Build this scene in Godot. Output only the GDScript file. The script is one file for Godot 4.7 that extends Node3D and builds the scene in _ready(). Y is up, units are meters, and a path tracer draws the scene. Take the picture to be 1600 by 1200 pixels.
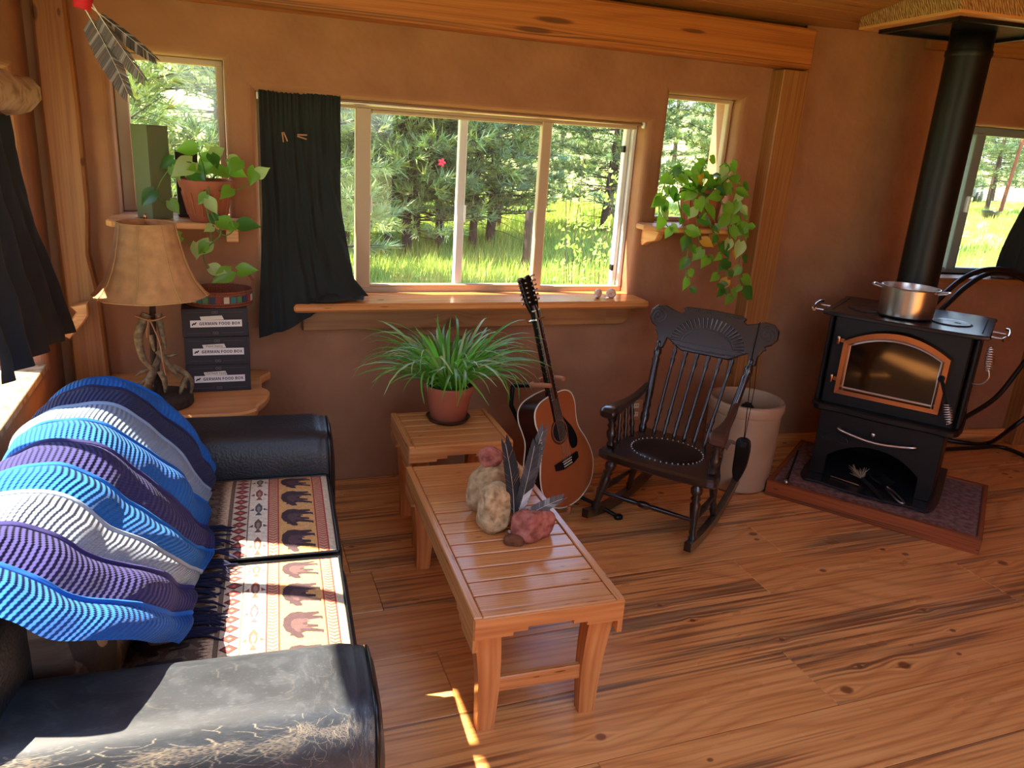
extends Node3D
# ------------------------------------------------------------------ camera frame (photo treated as 1600 x 1200)
const FOCAL := 1201.0
const EYE := Vector3(0.0, 1.75, 0.0)
var view_basis: Basis
var M := {}
var rng := RandomNumberGenerator.new()
var used_names := {}


func view_ray(px: float, py: float) -> Vector3:
	return view_basis * Vector3(px - 800.0, 600.0 - py, -FOCAL)


func at_z(px: float, py: float, z: float) -> Vector3:      # point of the line of sight on the plane z = const
	var d := view_ray(px, py)
	return EYE + d * ((z - EYE.z) / d.z)


func at_y(px: float, py: float, y: float) -> Vector3:      # point of the line of sight at height y
	var d := view_ray(px, py)
	return EYE + d * ((y - EYE.y) / d.y)


func at_x(px: float, py: float, x: float) -> Vector3:
	var d := view_ray(px, py)
	return EYE + d * ((x - EYE.x) / d.x)


# ------------------------------------------------------------------ mesh builder
class MB:
	var v := PackedVector3Array()
	var n := PackedVector3Array()
	var uv := PackedVector2Array()
	var col := PackedColorArray()
	var idx := PackedInt32Array()
	var tint := Color(1, 1, 1)
	var use_col := false
	var uv0 := Vector2.ZERO
	var uvd := Vector2.ZERO      # zero: metres

	func vert(p: Vector3, nn: Vector3, t: Vector2) -> int:
		v.append(p); n.append(nn); uv.append(t)
		col.append(tint)
		return v.size() - 1

	func tri(a: Vector3, b: Vector3, c: Vector3, ta := Vector2.ZERO, tb := Vector2(1, 0), tc := Vector2(0, 1)) -> void:
		var nn := (c - a).cross(b - a).normalized()
		var i := vert(a, nn, ta); vert(b, nn, tb); vert(c, nn, tc)
		idx.append_array([i, i + 1, i + 2])

	func quad(a: Vector3, b: Vector3, c: Vector3, d: Vector3, ta := Vector2(0, 0), tb := Vector2(1, 0), tc := Vector2(1, 1), td := Vector2(0, 1)) -> void:
		var nn := (c - a).cross(b - a)
		if nn.length_squared() < 1e-14:
			nn = (d - a).cross(c - a)
		nn = nn.normalized()
		var i := vert(a, nn, ta); vert(b, nn, tb); vert(c, nn, tc); vert(d, nn, td)
		idx.append_array([i, i + 1, i + 2, i, i + 2, i + 3])

	# smooth surface through rows of points; wraps in u (within a row) and/or v (between rows)
	func grid(rows: Array, wrap_u := false, wrap_v := false, us := 1.0, vs := 1.0, uo := 0.0, vo := 0.0) -> void:
		var nr := rows.size()
		var nc: int = rows[0].size()
		var base := v.size()
		var nu := nc + (1 if wrap_u else 0)
		var nv := nr + (1 if wrap_v else 0)
		for r in nv:
			var row: PackedVector3Array = rows[r % nr]
			for c in nu:
				var rp: PackedVector3Array = rows[(r - 1 + nr) % nr] if (wrap_v or r > 0) else row
				var rn: PackedVector3Array = rows[(r + 1) % nr] if (wrap_v or r < nr - 1) else row
				var cc := c % nc
				var cp := (cc - 1 + nc) % nc if (wrap_u or cc > 0) else cc
				var cn := (cc + 1) % nc if (wrap_u or cc < nc - 1) else cc
				var du := row[cn] - row[cp]
				var dv := rn[cc] - rp[cc]
				if du.length_squared() < 1e-12:
					var alt: PackedVector3Array = rows[r + 1] if r < nr - 1 else rows[r - 1]
					du = alt[cn] - alt[cp]
				var nn := dv.cross(du)
				if nn.length_squared() < 1e-16:
					nn = dv if dv.length_squared() > 1e-12 else Vector3.UP
				vert(row[cc], nn.normalized(), Vector2(uo + us * float(c) / maxf(1.0, nu - 1.0), vo + vs * float(r) / maxf(1.0, nv - 1.0)))
		for r in nv - 1:
			for c in nu - 1:
				var i := base + r * nu + c
				idx.append_array([i, i + 1, i + nu + 1, i, i + nu + 1, i + nu])

	func fan(row: PackedVector3Array, center: Vector3, flip := false) -> void:
		for i in row.size():
			var a := row[i]
			var b := row[(i + 1) % row.size()]
			if flip:
				tri(center, b, a)
			else:
				tri(center, a, b)

	func box(c: Vector3, s: Vector3, b := Basis.IDENTITY, bev := 0.0) -> void:
		var h := s * 0.5
		bev = minf(bev, minf(h.x, minf(h.y, h.z)) * 0.95)
		var long := 0
		if s.y > s[long]: long = 1
		if s.z > s[long]: long = 2
		for k in 3:
			var i := (k + 1) % 3
			var j := (k + 2) % 3
			for sg in [-1.0, 1.0]:
				var q := []
				for e in [[-1.0, -1.0], [1.0, -1.0], [1.0, 1.0], [-1.0, 1.0]]:
					var p := Vector3.ZERO
					p[k] = h[k] * sg
					p[i] = (h[i] - bev) * e[0]
					p[j] = (h[j] - bev) * e[1]
					q.append(p)
				_face(q, k, i, j, long, s, c, b, sg < 0.0)
		if bev <= 0.0:
			return
		for k in 3:      # edges along axis k
			var i := (k + 1) % 3
			var j := (k + 2) % 3
			for si in [-1.0, 1.0]:
				for sj in [-1.0, 1.0]:
					var q := []
					for e in [[-1.0, 0], [1.0, 0], [1.0, 1], [-1.0, 1]]:
						var p := Vector3.ZERO
						p[k] = (h[k] - bev) * e[0]
						p[i] = (h[i] if e[1] == 0 else h[i] - bev) * si
						p[j] = (h[j] - bev if e[1] == 0 else h[j]) * sj
						q.append(p)
					_face(q, j, k, i, long, s, c, b, si * sj > 0.0)
		for sx in [-1.0, 1.0]:
			for sy in [-1.0, 1.0]:
				for sz in [-1.0, 1.0]:
					var p := Vector3(h.x * sx, (h.y - bev) * sy, (h.z - bev) * sz)
					var q := Vector3((h.x - bev) * sx, h.y * sy, (h.z - bev) * sz)
					var r := Vector3((h.x - bev) * sx, (h.y - bev) * sy, h.z * sz)
					if sx * sy * sz > 0.0:
						tri(c + b * p, c + b * r, c + b * q, uv0, uv0, uv0)
					else:
						tri(c + b * p, c + b * q, c + b * r, uv0, uv0, uv0)

	func _face(q: Array, _k: int, i: int, j: int, long: int, s: Vector3, c: Vector3, b: Basis, flip: bool) -> void:
		var ua := i
		var va := j
		if j == long:
			ua = j
			va = i
		var end := ua != long
		var t := []
		for p in q:
			var a: float = p[ua] / maxf(s[ua], 1e-5) + 0.5
			var e: float = p[va] / maxf(s[va], 1e-5) + 0.5
			if uvd == Vector2.ZERO:
				t.append(uv0 + Vector2(a * s[ua], e * s[va]))
			elif end:
				t.append(uv0 + Vector2(a * 0.02, e) * uvd)
			else:
				t.append(uv0 + Vector2(a, e) * uvd)
		var P := []
		for p in q:
			P.append(c + b * p)
		if flip:
			quad(P[0], P[1], P[2], P[3], t[0], t[1], t[2], t[3])
		else:
			quad(P[0], P[3], P[2], P[1], t[0], t[3], t[2], t[1])

	func tube(path: PackedVector3Array, radii: Array, seg := 10, caps := true, flat := 1.0) -> void:
		var rows := []
		var count := path.size()
		var t0 := (path[1] - path[0]).normalized()
		var ref := Vector3.UP if absf(t0.y) < 0.9 else Vector3.RIGHT
		var a := t0.cross(ref).normalized()
		var length := 0.0
		for i in count:
			var t := (path[mini(i + 1, count - 1)] - path[maxi(i - 1, 0)]).normalized()
			a = (a - t * a.dot(t)).normalized()
			var b := t.cross(a)
			var r: float = radii[mini(i, radii.size() - 1)]
			var row := PackedVector3Array()
			for k in seg:
				var th := TAU * k / seg
				row.append(path[i] + a * (cos(th) * r) + b * (sin(th) * r * flat))
			rows.append(row)
			if i: length += path[i].distance_to(path[i - 1])
		grid(rows, true, false, 1.0, length)
		if caps:
			fan(rows[0], path[0], true)
			fan(rows[count - 1], path[count - 1])

	# profile: [radius, height] pairs, turned round y of the given frame
	func lathe(profile: Array, seg := 24, f := Transform3D.IDENTITY, squash := 1.0) -> void:
		var rows := []
		for p in profile:
			var row := PackedVector3Array()
			for k in seg:
				var th := TAU * k / seg
				row.append(f * Vector3(cos(th) * p[0], p[1], sin(th) * p[0] * squash))
			rows.append(row)
		grid(rows, true)

	# turned piece between two points; profile: [t, radius]
	func turned(a: Vector3, b: Vector3, profile: Array, seg := 12) -> void:
		var y := (b - a).normalized()
		var x := y.cross(Vector3(0.31, 0.2, 0.9)).normalized()
		var z := x.cross(y)
		var f := Transform3D(Basis(x, y, z), a)
		var p := []
		var length := a.distance_to(b)
		p.append([0.0, profile[0][0] * length])
		for e in profile:
			p.append([e[1], e[0] * length])
		p.append([0.0, profile[-1][0] * length])
		lathe(p, seg, f)

	# flat outline in the frame's xy plane, thick along z from z0 to z1
	func prism(poly: PackedVector2Array, z0: float, z1: float, f := Transform3D.IDENTITY, bev := 0.0, us := 1.0) -> void:
		var tr := Geometry2D.triangulate_polygon(poly)
		var cw := Geometry2D.is_polygon_clockwise(poly)
		var inset := poly.duplicate()
		var count := poly.size()
		if bev > 0.0:
			for i in count:
				var e0 := (poly[i] - poly[(i - 1 + count) % count]).normalized()
				var e1 := (poly[(i + 1) % count] - poly[i]).normalized()
				var nrm := (Vector2(-e0.y, e0.x) + Vector2(-e1.y, e1.x))
				if nrm.length() < 1e-4: nrm = Vector2(-e0.y, e0.x)
				nrm = nrm.normalized() * (-1.0 if cw else 1.0)
				inset[i] = poly[i] + nrm * bev
		for i in range(0, tr.size(), 3):
			var a := inset[tr[i]]; var b := inset[tr[i + 1]]; var c := inset[tr[i + 2]]
			if (b - a).cross(c - a) < 0.0:
				var sw := b; b = c; c = sw
			tri(f * Vector3(a.x, a.y, z1), f * Vector3(c.x, c.y, z1), f * Vector3(b.x, b.y, z1), uv0 + a * us, uv0 + c * us, uv0 + b * us)
			tri(f * Vector3(a.x, a.y, z0), f * Vector3(b.x, b.y, z0), f * Vector3(c.x, c.y, z0), uv0 + a * us, uv0 + b * us, uv0 + c * us)
		var rings := [[inset, z0], [poly, z0 + bev], [poly, z1 - bev], [inset, z1]] if bev > 0.0 else [[poly, z0], [poly, z1]]
		var run := 0.0
		for i in count:
			var j := (i + 1) % count
			var step := poly[i].distance_to(poly[j])
			for k in rings.size() - 1:
				var A: Vector2 = rings[k][0][i]; var B: Vector2 = rings[k][0][j]
				var C: Vector2 = rings[k + 1][0][j]; var D: Vector2 = rings[k + 1][0][i]
				var zk: float = rings[k][1]
				var zn: float = rings[k + 1][1]
				var ta := uv0 + Vector2(run, zk) * us; var tb := uv0 + Vector2(run + step, zk) * us
				var tc := uv0 + Vector2(run + step, zn) * us; var td := uv0 + Vector2(run, zn) * us
				if cw:
					quad(f * Vector3(A.x, A.y, zk), f * Vector3(B.x, B.y, zk), f * Vector3(C.x, C.y, zn), f * Vector3(D.x, D.y, zn), ta, tb, tc, td)
				else:
					quad(f * Vector3(A.x, A.y, zk), f * Vector3(D.x, D.y, zn), f * Vector3(C.x, C.y, zn), f * Vector3(B.x, B.y, zk), ta, td, tc, tb)
			run += step

	# superellipsoid: e near 1 is an ellipsoid, small e a rounded box; optional noise for stones
	func puff(c: Vector3, h: Vector3, e := 0.35, b := Basis.IDENTITY, nu := 40, nv := 22, noise: FastNoiseLite = null, amp := 0.0, e2 := -1.0) -> void:
		if e2 < 0.0: e2 = e
		var rows := []
		for j in nv + 1:
			var ph := -PI / 2 + PI * j / nv
			var row := PackedVector3Array()
			for i in nu:
				var th := TAU * i / nu
				var cp := pw(cos(ph), e2)
				var p := Vector3(cp * pw(cos(th), e) * h.x, pw(sin(ph), e2) * h.y, cp * pw(sin(th), e) * h.z)
				if noise:
					p += p.normalized() * (noise.get_noise_3dv(p * 10.0) * amp)
				row.append(c + b * p)
			rows.append(row)
		var first := v.size()
		grid(rows, true)
		for k in range(first, v.size()):
			var q: Vector3 = b.inverse() * (v[k] - c)
			uv[k] = uv0 + Vector2(q.x / (2.0 * h.x) + 0.5, q.z / (2.0 * h.z) + 0.5) * (uvd if uvd != Vector2.ZERO else Vector2.ONE)

	static func pw(x: float, e: float) -> float:
		return signf(x) * pow(absf(x), e)

	func mesh() -> ArrayMesh:
		var a := []
		a.resize(Mesh.ARRAY_MAX)
		a[Mesh.ARRAY_VERTEX] = v
		a[Mesh.ARRAY_NORMAL] = n
		a[Mesh.ARRAY_TEX_UV] = uv
		if use_col: a[Mesh.ARRAY_COLOR] = col
		a[Mesh.ARRAY_INDEX] = idx
		var m := ArrayMesh.new()
		m.add_surface_from_arrays(Mesh.PRIMITIVE_TRIANGLES, a)
		return m


# ------------------------------------------------------------------ nodes
func numbered(called: String) -> String:
	if not used_names.has(called):
		used_names[called] = 0
		return called
	used_names[called] += 1
	return "%s_%03d" % [called, used_names[called]]


func tag(o: Node, label: String, category: String, group := "") -> Node:
	o.set_meta("label", label)
	o.set_meta("category", category)
	if group: o.set_meta("group", group)
	return o


func thing(called: String, label: String, category: String, at := Vector3.ZERO, b := Basis.IDENTITY, group := "") -> Node3D:
	var o := Node3D.new()
	o.name = numbered(called)
	add_child(o)
	o.transform = Transform3D(b, at)
	tag(o, label, category, group)
	return o


func put(called: String, shape, material: Material, parent: Node = null) -> MeshInstance3D:
	var o := MeshInstance3D.new()
	o.mesh = shape.mesh() if shape is MB else shape
	o.material_override = material
	if parent == null:
		o.name = numbered(called)
		add_child(o)
	else:
		o.name = called
		parent.add_child(o, true)
	return o


func struct(called: String, shape, material: Material) -> MeshInstance3D:
	var o := put(called, shape, material)
	o.set_meta("kind", "structure")
	return o


func struct_root(called: String) -> Node3D:
	var o := Node3D.new()
	o.name = called
	add_child(o)
	o.set_meta("kind", "structure")
	return o


func inst(called: String, mesh: Mesh, material: Material, parent: Node, t := Transform3D.IDENTITY) -> MeshInstance3D:
	var o := put(called, mesh, material, parent)
	o.transform = t
	return o


func text(parent: Node, words: String, height: float, material: Material, t: Transform3D, called := "lettering", depth := 0.001, bold := true) -> void:
	var tm := TextMesh.new()
	var f := SystemFont.new()
	f.font_names = PackedStringArray(["Droid Sans"])
	if bold: f.font_weight = 700
	tm.font = f
	tm.text = words
	tm.font_size = 48
	tm.pixel_size = height / 35.0
	tm.depth = depth
	tm.curve_step = 3.0
	var o := put(called, tm, material, parent)
	o.transform = t


func curve(points: Array, steps := 6) -> PackedVector3Array:      # Catmull-Rom through the points
	var out := PackedVector3Array()
	for i in points.size() - 1:
		var p0: Vector3 = points[maxi(i - 1, 0)]
		var p1: Vector3 = points[i]
		var p2: Vector3 = points[i + 1]
		var p3: Vector3 = points[mini(i + 2, points.size() - 1)]
		for k in steps:
			out.append(p1.cubic_interpolate(p2, p0, p3, float(k) / steps))
	out.append(points[-1])
	return out


func curve2(points: Array, steps := 6, closed := false) -> PackedVector2Array:
	var out := PackedVector2Array()
	var cnt := points.size()
	for i in (cnt if closed else cnt - 1):
		var p0: Vector2 = points[(i - 1 + cnt) % cnt] if closed else points[maxi(i - 1, 0)]
		var p1: Vector2 = points[i]
		var p2: Vector2 = points[(i + 1) % cnt]
		var p3: Vector2 = points[(i + 2) % cnt] if closed else points[mini(i + 2, cnt - 1)]
		for k in steps:
			out.append(p1.cubic_interpolate(p2, p0, p3, float(k) / steps))
	if not closed: out.append(points[-1])
	return out


func noise(sd: int, freq: float, oct := 3) -> FastNoiseLite:
	var f := FastNoiseLite.new()
	f.seed = sd
	f.frequency = freq
	f.fractal_octaves = oct
	f.noise_type = FastNoiseLite.TYPE_SIMPLEX_SMOOTH
	return f


# ------------------------------------------------------------------ materials
func mat(called: String, c: Color, rough := 0.7, metal := 0.0) -> StandardMaterial3D:
	var m := StandardMaterial3D.new()
	m.resource_name = called
	m.albedo_color = c
	m.roughness = rough
	m.metallic = metal
	M[called] = m
	return m


func noise_tex(sd: int, freq: float, ramp: Array, size := 512, oct := 4, normal := 0.0) -> NoiseTexture2D:
	var t := NoiseTexture2D.new()
	t.width = size
	t.height = size
	t.seamless = true
	t.noise = noise(sd, freq, oct)
	if normal > 0.0:
		t.as_normal_map = true
		t.bump_strength = normal
	elif ramp.size():
		var g := Gradient.new()
		g.offsets = PackedFloat32Array()
		g.colors = PackedColorArray()
		for i in ramp.size():
			g.add_point(float(i) / (ramp.size() - 1), ramp[i])
		t.color_ramp = g
	return t


func triplanar(m: StandardMaterial3D, s: float, world := false) -> void:
	m.uv1_triplanar = true
	m.uv1_world_triplanar = world
	m.uv1_scale = Vector3(s, s, s)


func relief(m: StandardMaterial3D, t: Texture2D, cm: float) -> void:
	m.heightmap_enabled = true
	m.heightmap_texture = t
	m.heightmap_scale = cm


# boards one above the other in one picture: grain along u, `rows` boards along v
func wood_image(w: int, h: int, rows: int, sd: int, light: Color, mid: Color, dark: Color, stain: Color, stain_amount: float, knots: int) -> ImageTexture:
	var r := RandomNumberGenerator.new()
	r.seed = sd
	var bend := noise(sd, 0.004, 2)
	var fine := noise(sd + 1, 0.05, 2)
	var patch := noise(sd + 2, 0.006, 3)
	var data := PackedByteArray()
	data.resize(w * h * 3)
	var push := PackedFloat32Array()
	push.resize(w * h)
	var core := PackedFloat32Array()
	core.resize(w * h)
	var rh := h / rows
	for row in rows:
		for k in knots:
			var kx := r.randf_range(0.03, 0.97) * w
			var ky := row * rh + r.randf_range(0.15, 0.85) * rh
			var rad := r.randf_range(0.022, 0.055) * rh
			var reach := int(rad * 7.0)
			for y in range(maxi(row * rh, int(ky) - reach), mini((row + 1) * rh, int(ky) + reach)):
				for x in range(maxi(0, int(kx) - reach * 2), mini(w, int(kx) + reach * 2)):
					var dx := (x - kx) * 0.55
					var dy := y - ky
					var d := sqrt(dx * dx + dy * dy) / rad
					push[y * w + x] += signf(dy) * exp(-d * d * 0.10) * rad * 1.6
					if d < 1.6:
						core[y * w + x] = maxf(core[y * w + x], 1.0 - smoothstep(0.75, 1.5, d))
	var tones := []
	for row in rows: tones.append(r.randf_range(-0.10, 0.10))
	for y in h:
		var row := y / rh
		var vy := float(y % rh) / rh
		var rings := 2.6 + 1.1 * ((row * 7) % 3)
		for x in w:
			var i := y * w + x
			var yy := y - push[i]
			var b := bend.get_noise_2d(x * 0.22, yy * 0.7 + row * 400.0)
			var g := 0.5 + 0.5 * sin((yy / rh * rings + b * 2.2) * TAU)
			var f := fine.get_noise_2d(x * 0.035, yy * 2.6)
			var p := patch.get_noise_2d(x * 0.20, yy * 1.5 + row * 300.0)
			var c := light.lerp(mid, clampf(0.30 + tones[row] + 0.22 * g + 0.55 * f + 0.45 * p, 0.0, 1.0))
			c = c.lerp(dark, clampf(pow(g, 8.0) * 0.16 + maxf(f, 0.0) * 0.22, 0.0, 1.0))
			if stain_amount > 0.0:
				var edge := maxf(0.0, absf(vy - 0.5) * 2.0 - 0.25)
				var ps := patch.get_noise_2d(x * 0.075 + 900.0, yy * 1.1 + row * 300.0)
				var s := smoothstep(-0.05, 0.40, ps * 1.1 + edge * 0.60 - 0.50 + stain_amount + 0.38 * f)
				c = c.lerp(stain.lerp(dark, clampf(0.25 * g + 0.9 * f, 0.0, 0.7)), s * clampf(0.72 + 0.5 * f, 0.3, 0.9))
			if core[i] > 0.0:
				c = c.lerp(dark * 0.85, core[i] * 0.75)
			data[i * 3] = int(clampf(c.r, 0, 1) * 255.0)
			data[i * 3 + 1] = int(clampf(c.g, 0, 1) * 255.0)
			data[i * 3 + 2] = int(clampf(c.b, 0, 1) * 255.0)
	return ImageTexture.create_from_image(Image.create_from_data(w, h, false, Image.FORMAT_RGB8, data))


func fill_poly(im: Image, poly: PackedVector2Array, c: Color) -> void:
	var lo := poly[0]
	var hi := poly[0]
	for p in poly:
		lo = lo.min(p)
		hi = hi.max(p)
	for y in range(maxi(0, int(lo.y)), mini(im.get_height(), int(hi.y) + 2)):
		for x in range(maxi(0, int(lo.x)), mini(im.get_width(), int(hi.x) + 2)):
			if Geometry2D.is_point_in_polygon(Vector2(x + 0.5, y + 0.5), poly):
				im.set_pixel(x, y, c)


func moved(poly: Array, at: Vector2, s: Vector2) -> PackedVector2Array:
	var out := PackedVector2Array()
	for p in poly:
		out.append(at + p * s)
	return out


func fabric_image() -> ImageTexture:
	# u: from the back of the seat to the front edge, v: along the sofa; 512 px are 0.58 m
	var W := 512
	var im := Image.create(W, W, false, Image.FORMAT_RGB8)
	var fine := noise(71, 0.25, 2)
	var soft := noise(72, 0.03, 3)
	var tan := Color(0.84, 0.76, 0.62)
	var gold := Color(0.85, 0.64, 0.38)
	var cream := Color(0.90, 0.85, 0.74)
	var brown := Color(0.36, 0.28, 0.23)
	var red := Color(0.66, 0.24, 0.20)
	var dark := Color(0.27, 0.19, 0.20)
	for y in W:
		for x in W:
			var u := float(x) / W
			var c := brown
			var d := 1.0 - u
			if d < 0.045: c = tan
			elif d < 0.10: c = Color(0.78, 0.58, 0.44)
			elif d < 0.31: c = gold
			elif d < 0.365: c = Color(0.80, 0.60, 0.46)
			elif d < 0.475: c = cream
			elif d < 0.565: c = Color(0.83, 0.75, 0.64)
			elif d < 0.585: c = Color(0.47, 0.40, 0.34)
			elif d < 0.585 + 0.035 + 0.025 * sin(y * 0.9) * sin(y * 0.37): c = tan
			elif soft.get_noise_2d(x, y) > 0.10: c = Color(0.46, 0.38, 0.32)
			im.set_pixel(x, y, c)
	var px := func(d: float) -> float: return (1.0 - d) * W
	for k in 14:      # diamonds
		var cy := (k + 0.5) * W / 14.0
		var cx: float = px.call(0.52)
		fill_poly(im, moved([Vector2(-1, 0), Vector2(0, -1), Vector2(1, 0), Vector2(0, 1)], Vector2(cx, cy), Vector2(21, 17)), dark)
		fill_poly(im, moved([Vector2(-1, 0), Vector2(0, -1), Vector2(1, 0), Vector2(0, 1)], Vector2(cx, cy), Vector2(15, 12)), red)
		fill_poly(im, moved([Vector2(-1, 0), Vector2(0, -1), Vector2(1, 0), Vector2(0, 1)], Vector2(cx, cy), Vector2(6, 5)), Color(0.75, 0.52, 0.45))
	for k in 40:      # chevrons in the two narrow bands
		var y0 := k * W / 40.0
		for band in [[0.0725, 22.0, red], [0.3375, 22.0, Color(0.62, 0.28, 0.22)]]:
			var bx: float = px.call(band[0])
			fill_poly(im, PackedVector2Array([Vector2(bx - band[1] * 0.5, y0), Vector2(bx, y0 + 7), Vector2(bx + band[1] * 0.5, y0), Vector2(bx + band[1] * 0.5, y0 + 4), Vector2(bx, y0 + 11), Vector2(bx - band[1] * 0.5, y0 + 4)]), band[2])
	for d in [0.045, 0.10, 0.31, 0.365]:
		im.fill_rect(Rect2i(int(px.call(d)) - 2, 0, 4, W), red)
	for d in [0.475, 0.565]:
		im.fill_rect(Rect2i(int(px.call(d)) - 1, 0, 3, W), Color(0.45, 0.35, 0.28))
	# bears: the animal's feet point to the front edge (right), head towards +v
	var bear := [Vector2(-0.62, -0.95), Vector2(-0.95, -0.55), Vector2(-1.0, 0.0), Vector2(-0.86, 0.42), Vector2(-0.62, 0.62), Vector2(-0.68, 0.78), Vector2(-0.50, 0.80), Vector2(-0.30, 1.0), Vector2(-0.02, 1.0), Vector2(0.02, 0.86), Vector2(-0.10, 0.66), Vector2(0.10, 0.56), Vector2(0.85, 0.62), Vector2(0.98, 0.70), Vector2(1.0, 0.44), Vector2(0.35, 0.28), Vector2(0.72, 0.24), Vector2(0.75, 0.06), Vector2(0.22, 0.0), Vector2(0.20, -0.30), Vector2(0.85, -0.42), Vector2(1.0, -0.34), Vector2(1.0, -0.62), Vector2(0.50, -0.66), Vector2(0.85, -0.80), Vector2(0.80, -0.98), Vector2(0.10, -0.92), Vector2(-0.20, -1.02)]
	for k in 4:
		var at := Vector2(px.call(0.205), (k + 0.5) * W / 4.0)
		fill_poly(im, moved(bear, at, Vector2(46, 52)), dark)
		fill_poly(im, moved(bear, at + Vector2(-6, 2), Vector2(22, 26)), Color(0.36, 0.26, 0.26))
	# fish
	var fish := [Vector2(0, -1), Vector2(0.55, -0.45), Vector2(0.5, 0.2), Vector2(0.15, 0.6), Vector2(0.5, 1.0), Vector2(-0.5, 1.0), Vector2(-0.15, 0.6), Vector2(-0.5, 0.2), Vector2(-0.55, -0.45)]
	for k in 5:
		var at := Vector2(px.call(0.42), (k + 0.5) * W / 5.0)
		var fc: Color = [Color(0.42, 0.34, 0.28), Color(0.55, 0.32, 0.26), Color(0.34, 0.34, 0.36)][k % 3]
		fill_poly(im, moved(fish, at, Vector2(19, 40)), fc)
		fill_poly(im, moved(fish, at, Vector2(9, 22)), fc.lerp(tan, 0.5))
		fill_poly(im, PackedVector2Array([at + Vector2(14, -6), at + Vector2(27, 8), at + Vector2(14, 10)]), fc)
		fill_poly(im, PackedVector2Array([at + Vector2(-14, -6), at + Vector2(-27, 8), at + Vector2(-14, 10)]), fc)
	# buffalo: dark shapes with a tan shoulder
	for k in 4:
		var at := Vector2(px.call(0.80), (k + 0.5) * W / 4.0)
		fill_poly(im, moved(bear, at, Vector2(62, 56)), Color(0.22, 0.17, 0.15))
		fill_poly(im, curve2([at + Vector2(-24, -26), at + Vector2(24, -22), at + Vector2(30, 10), at + Vector2(-20, 14)], 5, true), Color(0.66, 0.52, 0.40))
		fill_poly(im, PackedVector2Array([at + Vector2(20, 40), at + Vector2(60, 34), at + Vector2(58, 40), at + Vector2(22, 48)]), Color(0.18, 0.13, 0.12))
	for y in W:
		for x in W:
			var c := im.get_pixel(x, y)
			var k := 1.0 + 0.16 * fine.get_noise_2d(x, y * 1.3) + 0.10 * soft.get_noise_2d(x * 2.0, y * 2.0)
			im.set_pixel(x, y, Color(c.r * k, c.g * k, c.b * k))
	return ImageTexture.create_from_image(im)


func scuffed_leather_image() -> ImageTexture:
	# the near arm: u round the roll (0.5 is the crown, larger is the outer shoulder), v along it
	var W := 1536
	var H := 1024
	var im := Image.create(W, H, false, Image.FORMAT_RGB8)
	var r := RandomNumberGenerator.new()
	r.seed = 5
	var soft := noise(81, 0.010, 4)
	var fine := noise(82, 0.22, 3)
	var dust := noise(83, 0.05, 3)
	var base := Color(0.19, 0.205, 0.225)
	for y in H:
		for x in W:
			var u := float(x) / W
			var n := soft.get_noise_2d(x, y)
			var f := fine.get_noise_2d(x, y)
			var c := base * (1.0 + 0.3 * n)
			c = c.lerp(Color(0.36, 0.37, 0.39), 0.22 * smoothstep(0.0, 0.5, dust.get_noise_2d(x * 0.5, y) + 0.2 * f))
			# bare, crackled grain on the outer shoulder
			var worn := smoothstep(0.05, 0.5, n + 0.42 - absf(u - 0.625) * 13.0)
			if f > 0.40 - 0.55 * worn: c = c.lerp(Color(0.60, 0.53, 0.43), 0.12 + 0.5 * worn)
			im.set_pixel(x, y, c)
	for k in 900:
		var u := clampf(r.randfn(0.632, 0.03), 0.55, 0.75) if k < 640 else r.randf_range(0.45, 0.8)
		var p := Vector2(u * W, r.randf_range(0.05, 0.95) * H)
		var a := r.randf_range(-0.7, 0.7)
		var turn := r.randf_range(-0.04, 0.04)
		var c := Color(0.66, 0.60, 0.50) if k < 640 else Color(0.30, 0.29, 0.28)
		for s in r.randi_range(8, 46):
			if p.x > 1 and p.x < W - 2 and p.y > 1 and p.y < H - 2:
				var q := Vector2i(p)
				im.set_pixelv(q, im.get_pixelv(q).lerp(c, 0.7))
			p += Vector2(cos(a), sin(a))
			a += turn + r.randf_range(-0.15, 0.15)
	return ImageTexture.create_from_image(im)


func herringbone_image() -> ImageTexture:
	var W := 128
	var data := PackedByteArray()
	data.resize(W * W)
	for y in W:
		for x in W:
			# v across the stripe, u along it; ribs slant one way on one half, the other way on the other
			var fy := float(y) / W
			var slant := absf(fy - 0.5) * 1.6
			var g := 0.5 + 0.5 * cos((float(x) / W * 2.0 + slant) * TAU)
			var knit := 0.5 + 0.5 * cos((float(y) / W * 16.0 + float(x) / W * 2.0) * TAU)
			data[y * W + x] = int(255.0 * clampf(g * 0.8 + knit * 0.2, 0, 1))
	return ImageTexture.create_from_image(Image.create_from_data(W, W, false, Image.FORMAT_L8, data))


func rough_sawn_image() -> ImageTexture:
	var W := 512
	var data := PackedByteArray()
	data.resize(W * W * 3)
	var a := noise(31, 0.02, 3)
	var b := noise(32, 0.15, 2)
	for y in W:
		for x in W:
			var s := x + y * 0.55
			var k := 0.5 + 0.5 * sin(s * 0.55 + 4.0 * a.get_noise_2d(x, y))
			k = clampf(k * 0.7 + 0.5 * b.get_noise_2d(s * 0.6, y * 0.2) + 0.15, 0, 1)
			var c := Color(0.80, 0.62, 0.40).lerp(Color(0.45, 0.29, 0.16), k)
			data[(y * W + x) * 3] = int(c.r * 255)
			data[(y * W + x) * 3 + 1] = int(c.g * 255)
			data[(y * W + x) * 3 + 2] = int(c.b * 255)
	return ImageTexture.create_from_image(Image.create_from_data(W, W, false, Image.FORMAT_RGB8, data))


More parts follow.
